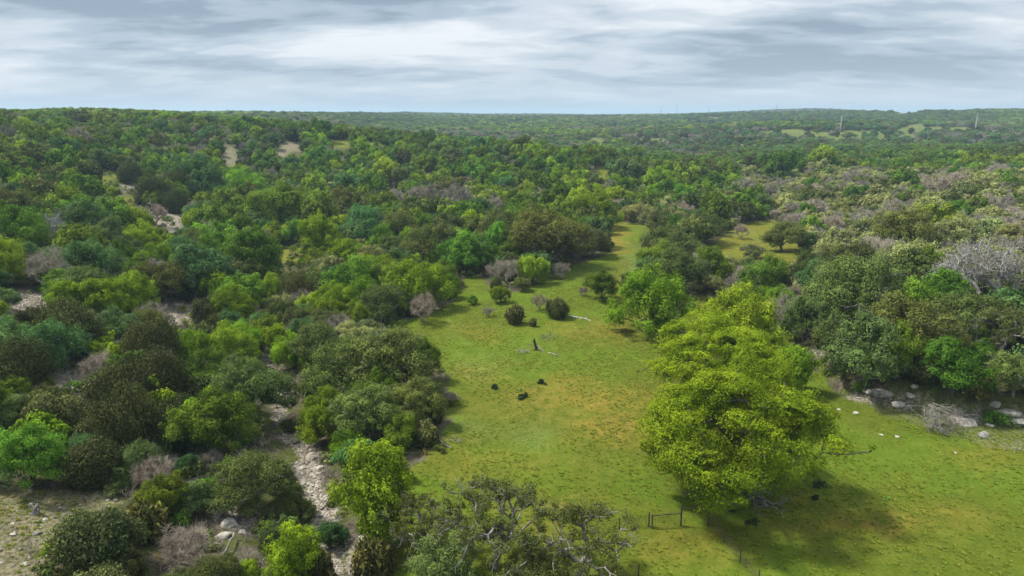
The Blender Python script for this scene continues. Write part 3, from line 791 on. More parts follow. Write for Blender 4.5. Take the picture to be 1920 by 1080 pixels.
# more crowns seen plainly but described by rule
MORE = [(60, 250, 50, 'G'), (110, 235, 46, 'G'), (145, 255, 60, 'B'), (240, 250, 40, 'O'), (70, 360, 60, 'J'), (160, 330, 60, 'J'), (20, 390, 70, 'J'), (200, 385, 50, 'B'), (290, 400, 60, 'B'), (390, 290, 44, 'L'), (445, 262, 30, 'G'),
        (480, 250, 34, 'L'), (508, 265, 34, 'K'), (585, 258, 44, 'L'), (540, 325, 44, 'G'), (500, 300, 60, 'G'), (620, 300, 50, 'G'), (680, 275, 44, 'L'), (590, 350, 60, 'G'), (650, 350, 66, 'K'), (720, 320, 60, 'L'), (760, 300, 40, 'J'),
        (800, 365, 90, 'B'), (860, 370, 90, 'B'), (740, 372, 60, 'B'), (700, 345, 60, 'G'), (900, 395, 60, 'K'), (930, 370, 60, 'L'), (970, 380, 60, 'G'), (835, 345, 34, 'G'), (890, 320, 50, 'G'), (860, 300, 40, 'J'), (940, 330, 44, 'L'), (985, 330, 34, 'G'),
        (1010, 310, 40, 'G'), (1050, 325, 46, 'L'), (1060, 360, 60, 'L'), (1080, 345, 50, 'L'), (1170, 320, 60, 'K'), (1230, 330, 60, 'L'), (1290, 325, 60, 'G'), (1400, 350, 60, 'B'), (1350, 370, 60, 'O'), (1540, 295, 60, 'L'), (1600, 330, 60, 'B'),
        (1590, 365, 34, 'B'), (1760, 345, 60, 'B'), (1480, 305, 60, 'G'), (1460, 310, 70, 'G'), (1870, 320, 50, 'B'), (1540, 370, 60, 'O'), (1480, 380, 60, 'O'), (1850, 380, 60, 'B'), (1880, 365, 50, 'B'), (1720, 400, 70, 'O'), (1620, 410, 60, 'B'),
        (1690, 440, 60, 'B'), (1740, 385, 60, 'O'), (1900, 440, 70, 'O'), (1880, 480, 70, 'O'), (730, 505, 60, 'G'), (660, 440, 60, 'K'), (730, 460, 60, 'E'), (840, 420, 70, 'E'), (900, 430, 70, 'E'), (880, 400, 60, 'G'), (555, 600, 60, 'J'),
        (640, 610, 60, 'B'), (565, 660, 30, 'J'), (500, 740, 30, 'J'), (540, 800, 30, 'J'), (310, 700, 80, 'J'), (170, 800, 80, 'J'), (0, 560, 60, 'K'), (10, 620, 60, 'J'), (80, 650, 70, 'J'), (60, 600, 60, 'J'), (430, 600, 60, 'K'), (400, 570, 60, 'K'),
        (290, 500, 60, 'B'), (330, 540, 50, 'J'), (230, 520, 50, 'B'), (150, 500, 60, 'J'), (340, 820, 60, 'J'), (430, 880, 50, 'G'), (350, 870, 50, 'K'), (730, 860, 60, 'T'), (640, 740, 60, 'L'), (1760, 560, 90, 'G'), (1660, 550, 80, 'E'), (1840, 660, 70, 'G'), (1740, 690, 70, 'J'),
        (1460, 560, 70, 'L'), (1900, 545, 80, 'E'), (1600, 590, 60, 'G'), (1370, 530, 40, 'B'), (1410, 470, 46, 'O'), (1400, 500, 50, 'K'), (1425, 555, 50, 'G'), (980, 530, 36, 'E'), (1000, 470, 50, 'B'), (1075, 480, 36, 'B'),
        (1095, 545, 26, 'B'), (1180, 525, 44, 'E'), (1270, 470, 50, 'E'), (1220, 500, 50, 'K')]
EXTRA_BELOW = []
ASP = {'P': .76, 'L': .92, 'T': 1.42, 'G': .95, 'K': .9, 'E': .84, 'O': .7, 'S': .74, 'J': .84, 'B': .82, 'N': .74}
TREES = []          # dict(x,y,z,w(m),h(m),kind,label,hero)


def place(cx, cy, w, kd, label=None, hero=1):
    asp = ASP[kd]
    x, y, t = hit(cx, cy, lambda t: 0.52 * asp * w * t / F)
    wm = w * t / F
    wm = min(wm, 20.0)
    TREES.append(dict(x=x, y=y, z=float(hgt(x, y)), w=wm, h=wm * asp, k=kd, label=label, hero=hero, d=t))


for cx, cy, w, kd, lb in HERO: place(cx, cy, w, kd, lb, 2)
for cx, cy, w, kd in MORE: place(cx, cy, w, kd, None, 1)


# ---- fill: kinds by place; on the right slope they also paint in sunlight
def region_kinds(px, py, x, y):
    r = sqrt(x * x + y * y)
    s = float(np.interp(y, CRY, CRX)) - x
    if y > 480 or r > 560: return 'JJJKKGGEEBBO'
    if s > 18 and y < 330: return 'JJKKKGGGGGLLBBLE' if y < 240 else 'JJKKGGGGGBBLLOE'
    if s > 18: return 'JJKKGGGBBBOOLEJ'
    q = x - float(np.interp(y, LGY, LGX))
    if q > 0 and r < 150: return 'EEEGGK'
    if q > -35 and r < 430 and x > 35: return 'OOOOOOOOOBBBBBBEG'  # pale kinds put the sun between cloud shadows into the leaf colour
    if y > 330: return 'GGKKLLJBEGG'
    return 'EEGGGKLLJBO'


cell = {}


def near_ok(x, y, w, f=0.36):
    gi, gj = int(x // 8), int(y // 8)
    for a in (-2, -1, 0, 1, 2):
        for b in (-2, -1, 0, 1, 2):
            for (X2, Y2, W2) in cell.get((gi + a, gj + b), ()):
                if (x - X2) ** 2 + (y - Y2) ** 2 < ((w + W2) * f) ** 2: return False
    return True


def put(x, y, w): cell.setdefault((int(x // 8), int(y // 8)), []).append((x, y, w))


for T_ in TREES: put(T_['x'], T_['y'], T_['w'])
rf_ = np.random.default_rng(5)
cand = []
st = 2.6
for yy in np.arange(38, 430, st):
    for xx in np.arange(-yy * 0.85 - 14, yy * 0.85 + 14, st):
        cand.append((xx + rf_.uniform(-1, 1), yy + rf_.uniform(-1, 1)))
cand = np.array(cand); rf_.shuffle(cand)
cz = hgt(cand[:, 0], cand[:, 1])
bpx, bpy_, bd = proj(cand[:, 0], cand[:, 1], cz)
tpx, tpy, _ = proj(cand[:, 0], cand[:, 1], cz + 3.4)
bad = clear_at(bpx, bpy_, 1.0) | clear_at(tpx, tpy + 3, 0.95)
for (x, y), z, b_, px_, py_ in zip(cand, cz, bad, bpx, bpy_):
    if b_: continue
    ks = region_kinds(px_, py_, x, y); kd = ks[rf_.integers(len(ks))]
    if py_ > 860: kd = 'JJKEB'[rf_.integers(5)]
    w = {'J': 4.4, 'B': 6.6, 'L': 7.4, 'G': 8.4, 'K': 7.2, 'E': 9.2, 'O': 8.2}[kd] * min(1.6, rf_.lognormal(-0.05, 0.27))
    s = float(np.interp(y, CRY, CRX)) - x
    if s > 18: w *= 0.92
    if py_ > 860: w = min(w, 5.0) * 0.85
    ff = 0.38 if py_ > 860 else 0.28 if s > 18 else 0.29
    if near_ok(x, y, w, ff):
        # keep crowns out of the open ground
        hh_ = w * ASP[kd] * 0.85; tx_, ty_, _ = proj(x, y, z + hh_)
        mx_, my_, _ = proj(x, y, z + w * ASP[kd] * 0.45)
        if clear_at(np.array([float(tx_), float(mx_)]), np.array([float(ty_), float(my_)]), 1.15).any() and py_ > 230: continue
        mx_, my_, _ = proj(x, y, z + w * ASP[kd] * 0.5)
        hw_ = F * w * 0.42 / max(1.0, y)
        if (creek_d(np.array([float(mx_) - hw_, float(mx_), float(mx_) + hw_, float(tx_)]), np.array([float(my_)] * 3 + [float(ty_)])) < 1.1).any(): continue
        pr_ = F * w * 0.42 / max(1.0, y)
        if clear_at(np.array([px_ - pr_, px_ + pr_]), np.array([py_, py_]), 0.85).any() and rf_.random() < 0.8: continue
        put(x, y, w)
        TREES.append(dict(x=x, y=y, z=float(z), w=w, h=w * ASP[kd] * rf_.uniform(0.9, 1.15), k=kd, label=None, hero=0, d=sqrt(x * x + y * y)))

# ---- which of them the picture shows: a coarse depth-ordered raster
RW, RH = 480, 270
occ = np.zeros((RH, RW), bool)
TREES.sort(key=lambda a: a['d'])
yyg, xxg = np.mgrid[0:RH, 0:RW]
for T_ in TREES:
    a, b, d = proj(T_['x'], T_['y'], T_['z'] + T_['h'] * 0.52); a, b, d = float(a) / 4, float(b) / 4, float(d)
    rx = F * T_['w'] * 0.5 / d / 4; ry = F * (T_['h'] * 0.45) / d / 4 + rx * 0.2
    T_['px'] = a * 4; T_['py'] = b * 4; vis = 0
    x0, x1, y0, y1 = int(max(0, a - rx)), int(min(RW, a + rx + 1)), int(max(0, b - ry)), int(min(RH, b + ry + 1))
    if x1 > x0 and y1 > y0 and d > 5:
        el = ((xxg[y0:y1, x0:x1] + .5 - a) / rx) ** 2 + ((yyg[y0:y1, x0:x1] + .5 - b) / ry) ** 2 < 0.9
        vis = int((el & ~occ[y0:y1, x0:x1]).sum())
        # line of sight over the hills
        ts = np.linspace(0.3, 0.985, 24); top = T_['z'] + T_['h']
        los = CAM_H + (top - CAM_H) * ts
        if (hgt(T_['x'] * ts, T_['y'] * ts) > los).any(): vis = 0
        else:
            if T_['k'] in 'BNST': pass
            occ[y0:y1, x0:x1] |= el
    T_['vis'] = vis
cnt_k = {}
indiv = []; crowd = []
for T_ in sorted(TREES, key=lambda a: (-a['hero'] * 10000 * (a['vis'] > 0) - a['vis'])):
    nm = KIND[T_['k']][2]
    if (T_['vis'] >= 9 or T_['hero'] == 2) and cnt_k.get(nm, 0) < 285:
        cnt_k[nm] = cnt_k.get(nm, 0) + 1; indiv.append(T_)
    else: crowd.append(T_)
print('TREES', len(TREES), 'individual', len(indiv), cnt_k, 'crowd', len(crowd))

# ---- landmarks for the descriptions
LM = [(300, 380, 'the sunny rocky hillside clearing'), (45, 568, 'the stony patch at the left edge'), (330, 592, 'the grey rubble patch on the hillside'), (150, 722, 'the pale bare patch among brown junipers'),
      (500, 680, 'the head of the dry creek bed'), (590, 900, 'the lower dry creek bed'), (548, 480, 'the shaded grassy gully'), (430, 292, 'the bare dirt strip on the hillside'), (545, 277, 'the pale dirt opening on the ridge'),
      (638, 270, 'the small yellow opening on the ridge'), (820, 365, 'the grey leafless thicket in the hollow'), (725, 350, 'the tan slope of the spur'), (992, 350, 'the white rock shelf of the spur'), (1130, 330, 'the tiny far meadow'),
      (1170, 450, 'the distant grass strip'), (1420, 455, 'the far right clearing'), (1495, 512, 'the sandy bare patch'), (1220, 560, 'the round dense bright tree'), (1400, 850, 'the largest lime green tree'),
      (1640, 750, 'the left end of the rocky ledge'), (1850, 780, 'the right end of the rocky ledge'), (1825, 540, 'the large grey leafless tree'), (1755, 457, 'the small tan opening on the right slope'), (1600, 290, 'the pale strip beyond the right woods'),
      (1590, 365, 'the forked dead tree on the right slope'), (900, 520, 'the narrow grass bay'), (1000, 460, 'the domed oak grove'), (700, 720, 'the dark oak cluster of the meadow edge'), (515, 400, 'the big deep green domed tree'), (120, 300, 'the green hilltop opening at left'),
      (60, 450, 'the tall grey leafless tree at left'), (50, 870, 'the fresh green tree at the left edge'), (900, 1000, 'the twisted grey limbed oak'), (1300, 330, 'the middle of the pale oak woods'), (1880, 340, 'the bleached trees at far right'), (1460, 300, 'the lone bright clump beyond the woods'),
      (1750, 640, 'the widest ledge oak'), (620, 470, 'the tall pale yellow green tree'), (900, 320, 'the wooded top of the spur'), (250, 240, 'the left hilltop'), (1450, 620, 'the bright trees beside the meadow'), (1100, 380, 'the tall bright tree above the grass strip'), (200, 560, 'the pale feathery trio')]
LOOK = {'P': 'bright green tree', 'L': 'bright yellow green tree', 'T': 'airy lime tree', 'G': 'leafy green tree', 'K': 'blue green tree', 'E': 'dark olive oak', 'O': 'pale olive oak', 'S': 'open crowned oak',
        'J': 'dark brown green juniper', 'B': 'grey leafless tree', 'N': 'pale dead tree'}
ORD = ['first', 'second', 'third', 'fourth', 'fifth', 'sixth', 'seventh', 'eighth', 'ninth', 'tenth', 'eleventh', 'twelfth', 'thirteenth', 'fourteenth', 'fifteenth', 'sixteenth', 'seventeenth', 'eighteenth', 'nineteenth', 'twentieth']
bins = {}
for T_ in indiv:
    if T_['label']: continue
    sc = 1.0; best = min(LM, key=lambda l: ((T_['px'] - l[0]) ** 2 + (2.2 * (T_['py'] - l[1])) ** 2))
    ddx, ddy = T_['px'] - best[0], 2.2 * (T_['py'] - best[1])
    rel = ('left of' if ddx < 0 else 'right of') if abs(ddx) > abs(ddy) else ('behind' if ddy < 0 else 'in front of')
    sz = 'large ' if T_['w'] > 8.6 else ('small ' if T_['w'] < 4.6 else '')
    if T_['k'] == 'J' and T_['w'] < 4.6: sz = 'small ' if T_['w'] < 3.6 else ''
    bins.setdefault((sz + LOOK[T_['k']], rel, best[2]), []).append(T_)
for (lk, rel, ph), ls in bins.items():
    ls.sort(key=lambda a: a['px'])
    for i_, T_ in enumerate(ls):
        if len(ls) == 1: T_['label'] = f'{lk} {rel} {ph}'
        elif len(ls) == 2: T_['label'] = f'{"left" if i_ == 0 else "right"} {lk} {rel} {ph}'
        elif i_ == 0: T_['label'] = f'leftmost {lk} {rel} {ph}'
        elif i_ == len(ls) - 1: T_['label'] = f'rightmost {lk} {rel} {ph}'
        else: T_['label'] = f'{ORD[min(i_, 19)]} {lk} {rel} {ph}'
    if len(ls) > 1:
        for T_ in ls: T_['group'] = f'{lk}s {rel} {ph}'


def tintof(T_):
    rr = np.random.default_rng(int(abs(T_['x'] * 131 + T_['y'] * 17)) + 3)
    v = rr.uniform(0.82, 1.18); w = rr.uniform(-0.08, 0.08)
    c = [v * (1 + w), v, v * (1 - w)]
    if T_['k'] == 'P': c = [1.07, 0.97, 0.9]
    if T_['k'] == 'J' and T_['w'] < 4.4 and T_['hero'] == 2: c = [c[0] * 1.6, c[1] * 1.35, c[2] * 1.3]
    if T_['k'] == 'B':
        p = rr.uniform(0, 1); c = [v * (0.97 + 0.13 * p), v * (1 - .02 * p), v * (1.0 - .04 * p)]
        if T_['x'] > 30 and T_['y'] > 110: c = [q * 1.3 for q in c]
    if T_['k'] == 'J' and T_['x'] < -10 and rr.random() < 0.5: c = [c[0] * 1.05, c[1] * 0.97, c[2] * 0.95]
    return (c[0], c[1], c[2], 1.0)


rp = np.random.default_rng(77)
for T_ in indiv:
    kd = T_['k']; nearp, farp, nm, cat = KIND[kd]
    near = T_['d'] < 185 or T_['hero'] == 2
    plist = PROTO[nearp if near else farp]
    pr_ = plist[rp.integers(len(plist))]
    if kd == 'J' and near and T_['w'] < 4.4 and T_['hero'] == 2: pr_ = PROTO['smalljuniper'][rp.integers(2)]
    if kd == 'J' and near and T_['w'] > 6.4: pr_ = PROTO['bigjuniper'][rp.integers(3)]
    if kd == 'P': pr_ = PROTO['pecan'][0 if T_['w'] > 13 else 1]
    sxy = T_['w'] / (2.12 * pr_['R']); sz_ = T_['h'] / (pr_['H'] * 1.02)
    rz = rp.uniform(0, 2 * pi); colr = tintof(T_)
    loc = (T_['x'], T_['y'], T_['z'] - 0.05)
    tilt = (rp.normal() * 0.04, rp.normal() * 0.04)
    if near:
        o = thing(nm, loc, T_['label'], cat, T_.get('group'), rz); o.scale = (sxy, sxy * rp.uniform(0.9, 1.1), sz_)
        o.rotation_euler = (tilt[0], tilt[1], rz)
        child('trunk', pr_['trunk'], o, (1, 1, 1, 1) if kd not in 'BN' else colr); child('crown', pr_['crown'], o, colr)
    else:
        o = bpy.data.objects.new(nm, pr_['joined']); COL.objects.link(o); o.location = loc; o.rotation_euler = (tilt[0], tilt[1], rz)
        o.scale = (sxy, sxy * rp.uniform(0.9, 1.1), sz_); o.color = colr; tag(o, T_['label'], cat, T_.get('group'))


# ------------------------------------------------------------------ what nobody could count: instanced stuff
def scatter(name, protos, pts, idx, rot, scl, label):
    """one object: points of its mesh carry copies of the given meshes"""
    pc = bpy.data.collections.new(name + '_kinds')
    for i_, me in enumerate(protos):
        o = bpy.data.objects.new('%s_%02d' % (name, i_), me); pc.objects.link(o)
    me = bpy.data.meshes.new(name); me.vertices.add(len(pts)); me.vertices.foreach_set('co', np.asarray(pts, np.float32).ravel())
    a = me.attributes.new('pick', 'INT', 'POINT'); a.data.foreach_set('value', np.asarray(idx, np.int32))
    a = me.attributes.new('turn', 'FLOAT_VECTOR', 'POINT'); a.data.foreach_set('vector', np.asarray(rot, np.float32).ravel())
    a = me.attributes.new('size', 'FLOAT_VECTOR', 'POINT'); a.data.foreach_set('vector', np.asarray(scl, np.float32).ravel())
    me.update()
    g = bpy.data.node_groups.new(name, 'GeometryNodeTree')
    g.interface.new_socket('Geometry', in_out='INPUT', socket_type='NodeSocketGeometry'); g.interface.new_socket('Geometry', in_out='OUTPUT', socket_type='NodeSocketGeometry')
    gi = g.nodes.new('NodeGroupInput'); go = g.nodes.new('NodeGroupOutput')
    ci = g.nodes.new('GeometryNodeCollectionInfo'); ci.inputs['Collection'].default_value = pc
    ci.inputs['Separate Children'].default_value = True; ci.inputs['Reset Children'].default_value = True
    ip = g.nodes.new('GeometryNodeInstanceOnPoints'); ip.inputs['Pick Instance'].default_value = True

    def na(nm, dt):
        n_ = g.nodes.new('GeometryNodeInputNamedAttribute'); n_.data_type = dt; n_.inputs['Name'].default_value = nm; return n_.outputs['Attribute']
    g.links.new(gi.outputs[0], ip.inputs['Points']); g.links.new(ci.outputs[0], ip.inputs['Instance'])
    g.links.new(na('pick', 'INT'), ip.inputs['Instance Index'])
    e2r = g.nodes.new('FunctionNodeEulerToRotation'); g.links.new(na('turn', 'FLOAT_VECTOR'), e2r.inputs[0]); g.links.new(e2r.outputs[0], ip.inputs['Rotation'])
    g.links.new(na('size', 'FLOAT_VECTOR'), ip.inputs['Scale']); g.links.new(ip.outputs[0], go.inputs[0])
    o = bpy.data.objects.new(name, me); COL.objects.link(o)
    m = o.modifiers.new('copies', 'NODES'); m.node_group = g
    tag(o, label, None, None, 'stuff'); return o


FK = ['fbright', 'felm', 'foak', 'fblue', 'fpale', 'fjuniper', 'fbare']
fl_ = []; fstart = {}
for k_ in FK:
    fstart[k_] = (len(fl_), len(PROTO[k_])); fl_ += [p['joined'] for p in PROTO[k_]]
pts = []; idx = []; rot = []; scl = []


def addf(x, y, z, w, h, kd):
    f_ = KIND[kd][1]; a, n_ = fstart[f_]; q = rp.integers(n_); p = PROTO[f_][q]
    pts.append((x, y, z - 0.1)); idx.append(a + q); rot.append((0, 0, rp.uniform(0, 6.28))); s_ = w / (2.12 * p['R']); scl.append((s_, s_, h / p['H']))


for T_ in crowd: addf(T_['x'], T_['y'], T_['z'], T_['w'], T_['h'], T_['k'])
# beyond the counted trees
r0 = 425.0; n_far = 0
rr_ = r0
while rr_ < 4300:
    step = 6.6 + (rr_ - r0) * 0.0050
    wd = rr_ * 0.84 + 30
    xs = np.arange(-wd, wd, step) + rp.uniform(-step / 2, step / 2, len(np.arange(-wd, wd, step)))
    ys = rr_ + rp.uniform(-step / 2, step / 2, len(xs)); zs = hgt(xs, ys)
    apx, apy, _ = proj(xs, ys, zs + 1.5)
    bad = clear_at(apx, apy, 1.0)
    dens = wob(xs, ys, 0.013, 1.0) * 0.5 + wob(xs, ys, 0.031, 2.0) * 0.5
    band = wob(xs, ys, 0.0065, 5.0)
    for x, y, z, b_, dn, bn in zip(xs, ys, zs, bad, dens, band):
        if b_ or (dn > (0.13 if x > 60 and y > 560 else 0.4) and rp.random() < 0.88): continue
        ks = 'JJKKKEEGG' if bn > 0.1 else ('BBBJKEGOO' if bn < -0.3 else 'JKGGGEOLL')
        if x > 120 and y < 900 and bn < 0.3: ks = 'BBBJJKKE'  # dark kinds stand in for the cloud shadow on this right-hand band
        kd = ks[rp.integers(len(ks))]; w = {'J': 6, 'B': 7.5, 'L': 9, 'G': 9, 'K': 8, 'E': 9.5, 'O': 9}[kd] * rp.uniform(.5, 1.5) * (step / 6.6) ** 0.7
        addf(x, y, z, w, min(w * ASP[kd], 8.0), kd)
    rr_ += step
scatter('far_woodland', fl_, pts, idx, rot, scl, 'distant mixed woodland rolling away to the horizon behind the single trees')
print('far', len(pts))
#@@DETAIL
# ------------------------------------------------------------------ small things standing in the photograph
rd = np.random.default_rng(909)


def loc_of(px, py, dz_=0.0):
    x, y, z = G(px, py); return np.array([x, y, z + dz_])


def rock_mesh(name, seed, sx, sy, sz, mat='rock', sub=3, rough=0.32):
    import bmesh
    bm = bmesh.new(); bmesh.ops.create_icosphere(bm, subdivisions=sub, radius=1.0); r_ = np.random.default_rng(seed)
    K = r_.normal(size=(6, 3)); ph = r_.uniform(0, 6, 6)
    cut = r_.normal(size=(5, 3)); cut /= np.linalg.norm(cut, axis=1, keepdims=True); cd = r_.uniform(0.55, 0.8, 5)
    for v in bm.verts:
        p = np.array(v.co)
        for n_, c_ in zip(cut, cd):                      # fractured planes
            e = p @ n_ - c_
            if e > 0: p = p - n_ * e * 0.9
        f = 1 + rough * 0.25 * np.sum(np.sin(K @ p * 2.2 + ph)) / 2 + rough * 0.12 * np.sin((K[0] @ p) * 9 + ph[1])
        p = p * f * np.array([sx, sy, sz]); v.co = p + np.array([0, 0, sz * 0.45])
    me = bpy.data.meshes.new(name); bm.to_mesh(me); bm.free(); me.materials.append(M[mat]); return me


ROCKS = [  # px, py, width px, depth, height ratio, label, material
    (1812, 795, 66, 0.7, 0.42, 'biggest grey boulder of the rocky ledge, flat topped', 'rockdark'),
    (1648, 742, 52, 0.5, 0.30, 'long flat grey slab at the left end of the rocky ledge', 'rockdark'),
    (1622, 733, 22, 0.8, 0.45, 'small grey stone left of the long flat ledge slab', 'rockdark'),
    (1684, 760, 34, 0.5, 0.45, 'pale tan block just right of the long flat ledge slab', 'rock'),
    (1702, 757, 20, 0.8, 0.6, 'cream stone wedged beside the pale tan ledge block', 'rock'),
    (1712, 742, 16, 0.8, 0.6, 'little reddish stone above the cream stone of the ledge', 'rock'),
    (1888, 785, 44, 0.6, 0.35, 'bright pale slab right of the biggest grey ledge boulder', 'rock'),
    (1912, 797, 36, 0.7, 0.4, 'pale broken stone at the right frame edge of the ledge', 'rock'),
    (1865, 772, 22, 0.8, 0.5, 'small pale stone behind the bright ledge slab', 'rock'),
    (1855, 798, 20, 0.8, 0.35, 'little pinkish stone in front of the biggest ledge boulder', 'rock'),
    (1843, 817, 28, 0.8, 0.62, 'blue grey boulder standing alone in grass below the ledge', 'rockdark'),
    (1603, 776, 13, 0.8, 0.35, 'flat white stone in the grass under the left ledge', 'rock'),
    (1572, 770, 8, 0.8, 0.4, 'tiny white stone in grass beside the largest lime tree', 'rock'),
    (1652, 817, 9, 0.8, 0.35, 'left small white stone of a pair in open grass', 'rock'),
    (1682, 819, 10, 0.8, 0.35, 'right small white stone of a pair in open grass', 'rock'),
    (1790, 850, 8, 0.8, 0.4, 'lone white stone in the bright grass below the brush pile', 'rock'),
    (432, 985, 42, 0.7, 0.5, 'large cracked pale tan rock left of the lower creek bed', 'rock'),
    (418, 1008, 34, 0.6, 0.5, 'brown stained rock below the large cracked pale one', 'rock'),
    (408, 960, 26, 0.8, 0.5, 'pale rock above the large cracked one', 'rock'),
    (455, 1000, 20, 0.8, 0.5, 'small pale rock right of the brown stained one', 'rock'),
    (308, 838, 20, 0.8, 0.4, 'upper tan ledge stone among the left junipers', 'rock'),
    (314, 855, 24, 0.7, 0.4, 'lower tan ledge stone among the left junipers', 'rock'),
    (340, 872, 20, 0.8, 0.4, 'right tan ledge stone among the left junipers', 'rock'),
    (525, 978, 20, 0.8, 0.45, 'cream stone on the left edge of the lower creek', 'rock'),
    (68, 1003, 20, 0.8, 0.5, 'grey white rock in the stony bottom left corner', 'rockdark'),
    (24, 985, 10, 0.8, 0.4, 'small white stone near the left edge of the stony corner', 'rock'),
    (46, 1062, 13, 0.8, 0.35, 'flat white stone lowest in the stony corner', 'rock'),
    (680, 1010, 20, 0.8, 0.5, 'pale rock at the foot of the tall airy lime tree', 'rock'),
]
for i_, (px_, py_, w_, dp, hr, lb, mt) in enumerate(ROCKS):
    x, y, t_ = hit(px_, py_); wm = w_ * t_ / F
    me = rock_mesh('limestone_boulder', 300 + i_, wm / 2, wm / 2 * dp, wm * hr * 0.5, mt)
    solo('limestone_boulder', me, (x, y, float(hgt(x, y)) - wm * hr * 0.24), lb, 'boulder', 'limestone boulders', rd.uniform(-0.5, 0.5))


def wander(p, d, length, n, rng, wig=0.18, grav=0.0):
    pts = [np.array(p, float)]; d = np.array(d, float); d /= np.linalg.norm(d)
    for _ in range(n):
        d = d + rng.normal(size=3) * wig + np.array([0, 0, grav]); d /= np.linalg.norm(d); pts.append(pts[-1] + d * length / n)
    return pts


def branchy(starts, rng, depth=2, kids=4, n=5, wig=0.18, sides=5, grav=0.0, minr=0.015):
    """starts: (point, direction, length, radius)"""
    P0, P1, R0, R1 = [], [], [], []; todo = [(s_, depth) for s_ in starts]
    while todo:
        (p, d, ln, r), dep = todo.pop(); pts = wander(p, d, ln, n, rng, wig, grav)
        for i_ in range(n):
            a_ = max(minr, r * (1 - 0.75 * i_ / n)); b_ = max(minr * 0.7, r * (1 - 0.75 * (i_ + 1) / n)); P0.append(pts[i_]); P1.append(pts[i_ + 1]); R0.append(a_); R1.append(b_)
        if dep > 0:
            for _ in range(kids):
                q = rng.integers(1, n + 1); dd = (pts[q] - pts[q - 1]); dd = dd / np.linalg.norm(dd) + rng.normal(size=3) * 0.65
                todo.append(((pts[q], dd, ln * rng.uniform(0.35, 0.6), r * 0.5), dep - 1))
    return tubes(P0, P1, R0, R1, sides)


# brush piles and fallen wood
def brush(px_, py_, wpx, hm_, n_, mat, lb, name='brush_pile', cat='brush pile', seed=1, r0_=0.06, mode='fan'):
    x, y, t_ = hit(px_, py_); wm = wpx * t_ / F; r_ = np.random.default_rng(seed); st_ = []
    for k_ in range(n_):
        if mode == 'fan':      # a fallen crown: limbs arching down and out from a high butt end
            a_ = r_.uniform(-2.9, 0.2); d_ = (cos(a_), sin(a_), r_.uniform(-0.5, 0.3)); p_ = (r_.normal() * 0.3, r_.normal() * 0.3 + 0.4, hm_ * r_.uniform(0.3, 0.9)); ln = wm * r_.uniform(0.35, 0.62)
        else:
            a_ = r_.uniform(0, 6.28); d_ = (cos(a_), sin(a_), r_.uniform(-0.05, 0.5)); p_ = (r_.normal() * wm * 0.22, r_.normal() * wm * 0.16, 0.1); ln = wm * r_.uniform(0.25, 0.5)
        st_.append((p_, d_, ln, r0_ * r_.uniform(0.6, 1.3)))
    v_, q_ = branchy(st_, r_, 2, 4, 5, 0.16, 4, -0.05 if mode == 'fan' else 0.0)
    v_[:, 2] = np.maximum(v_[:, 2], 0.02 + 0.03 * np.sin(v_[:, 0] * 9))
    return solo(name, mesh_np(name, v_, q_, M[mat], smooth=True), (x, y, float(hgt(x, y))), lb, cat)


brush(1742, 800, 92, 3.0, 30, 'litebark', 'tangled pile of pale dead branches spilling from the ledge onto grass', seed=4, r0_=0.045)
brush(1425, 938, 90, 0.8, 14, 'litebark', 'grey dead branches lying in shade under the largest lime tree', 'fallen_branches', 'dead branches', 5, 0.07, 'heap')
brush(1330, 930, 50, 0.5, 7, 'litebark', 'few grey fallen branches left of the shaded heap under the lime tree', 'fallen_branches', 'dead branches', 8, 0.05, 'heap')
brush(1905, 845, 26, 0.7, 5, 'bleached', 'small dead branch standing in grass at the right frame edge', 'fallen_branches', 'dead branches', 6, 0.03, 'heap')
brush(855, 830, 26, 0.4, 6, 'litebark', 'scatter of grey twigs beside the dead log at the meadow edge', 'fallen_branches', 'dead branches', 9, 0.03, 'heap')
brush(985, 662, 34, 0.4, 7, 'bleached', 'pale twigs lying in grass left of the dark stump', 'fallen_branches', 'dead branches', 10, 0.03, 'heap')
brush(1025, 633, 30, 0.4, 9, 'litebark', 'flat grey twigs in the grass behind the dark stump', 'fallen_branches', 'dead branches', 14, 0.025, 'heap')


def log(pts_px, r_, mat, lb, name='fallen_log', kids=3, seed=1, lift=0.1):
    P = [loc_of(a, b, lift) for a, b in pts_px]; o0 = P[0].copy(); P = [p - o0 for p in P]; rg = np.random.default_rng(seed)
    Q = [P[0]]
    for a, b in zip(P[:-1], P[1:]):
        for k_ in (1, 2, 3): Q.append(a + (b - a) * k_ / 3 + rg.normal(size=3) * r_ * 0.5 * (k_ < 3))
    n_ = len(Q) - 1; rr_ = [r_ * (1 - 0.6 * i_ / n_) for i_ in range(n_ + 1)]
    v1, q1 = tubes(Q[:-1], Q[1:], rr_[:-1], rr_[1:], 7)
    st_ = [(Q[rg.integers(1, n_)], rg.normal(size=3) + np.array([0, 0, 0.6]), 0.9, r_ * 0.4) for _ in range(kids)]
    if st_:
        v2, q2 = branchy(st_, rg, 1, 2, 4, 0.2, 4); v1 = np.concatenate([v1, v2]); q1 = np.concatenate([q1, q2 + len(v1) - len(v2)])
    return solo(name, mesh_np(name, v1, q1, M[mat], smooth=True), tuple(o0), lb, 'log')


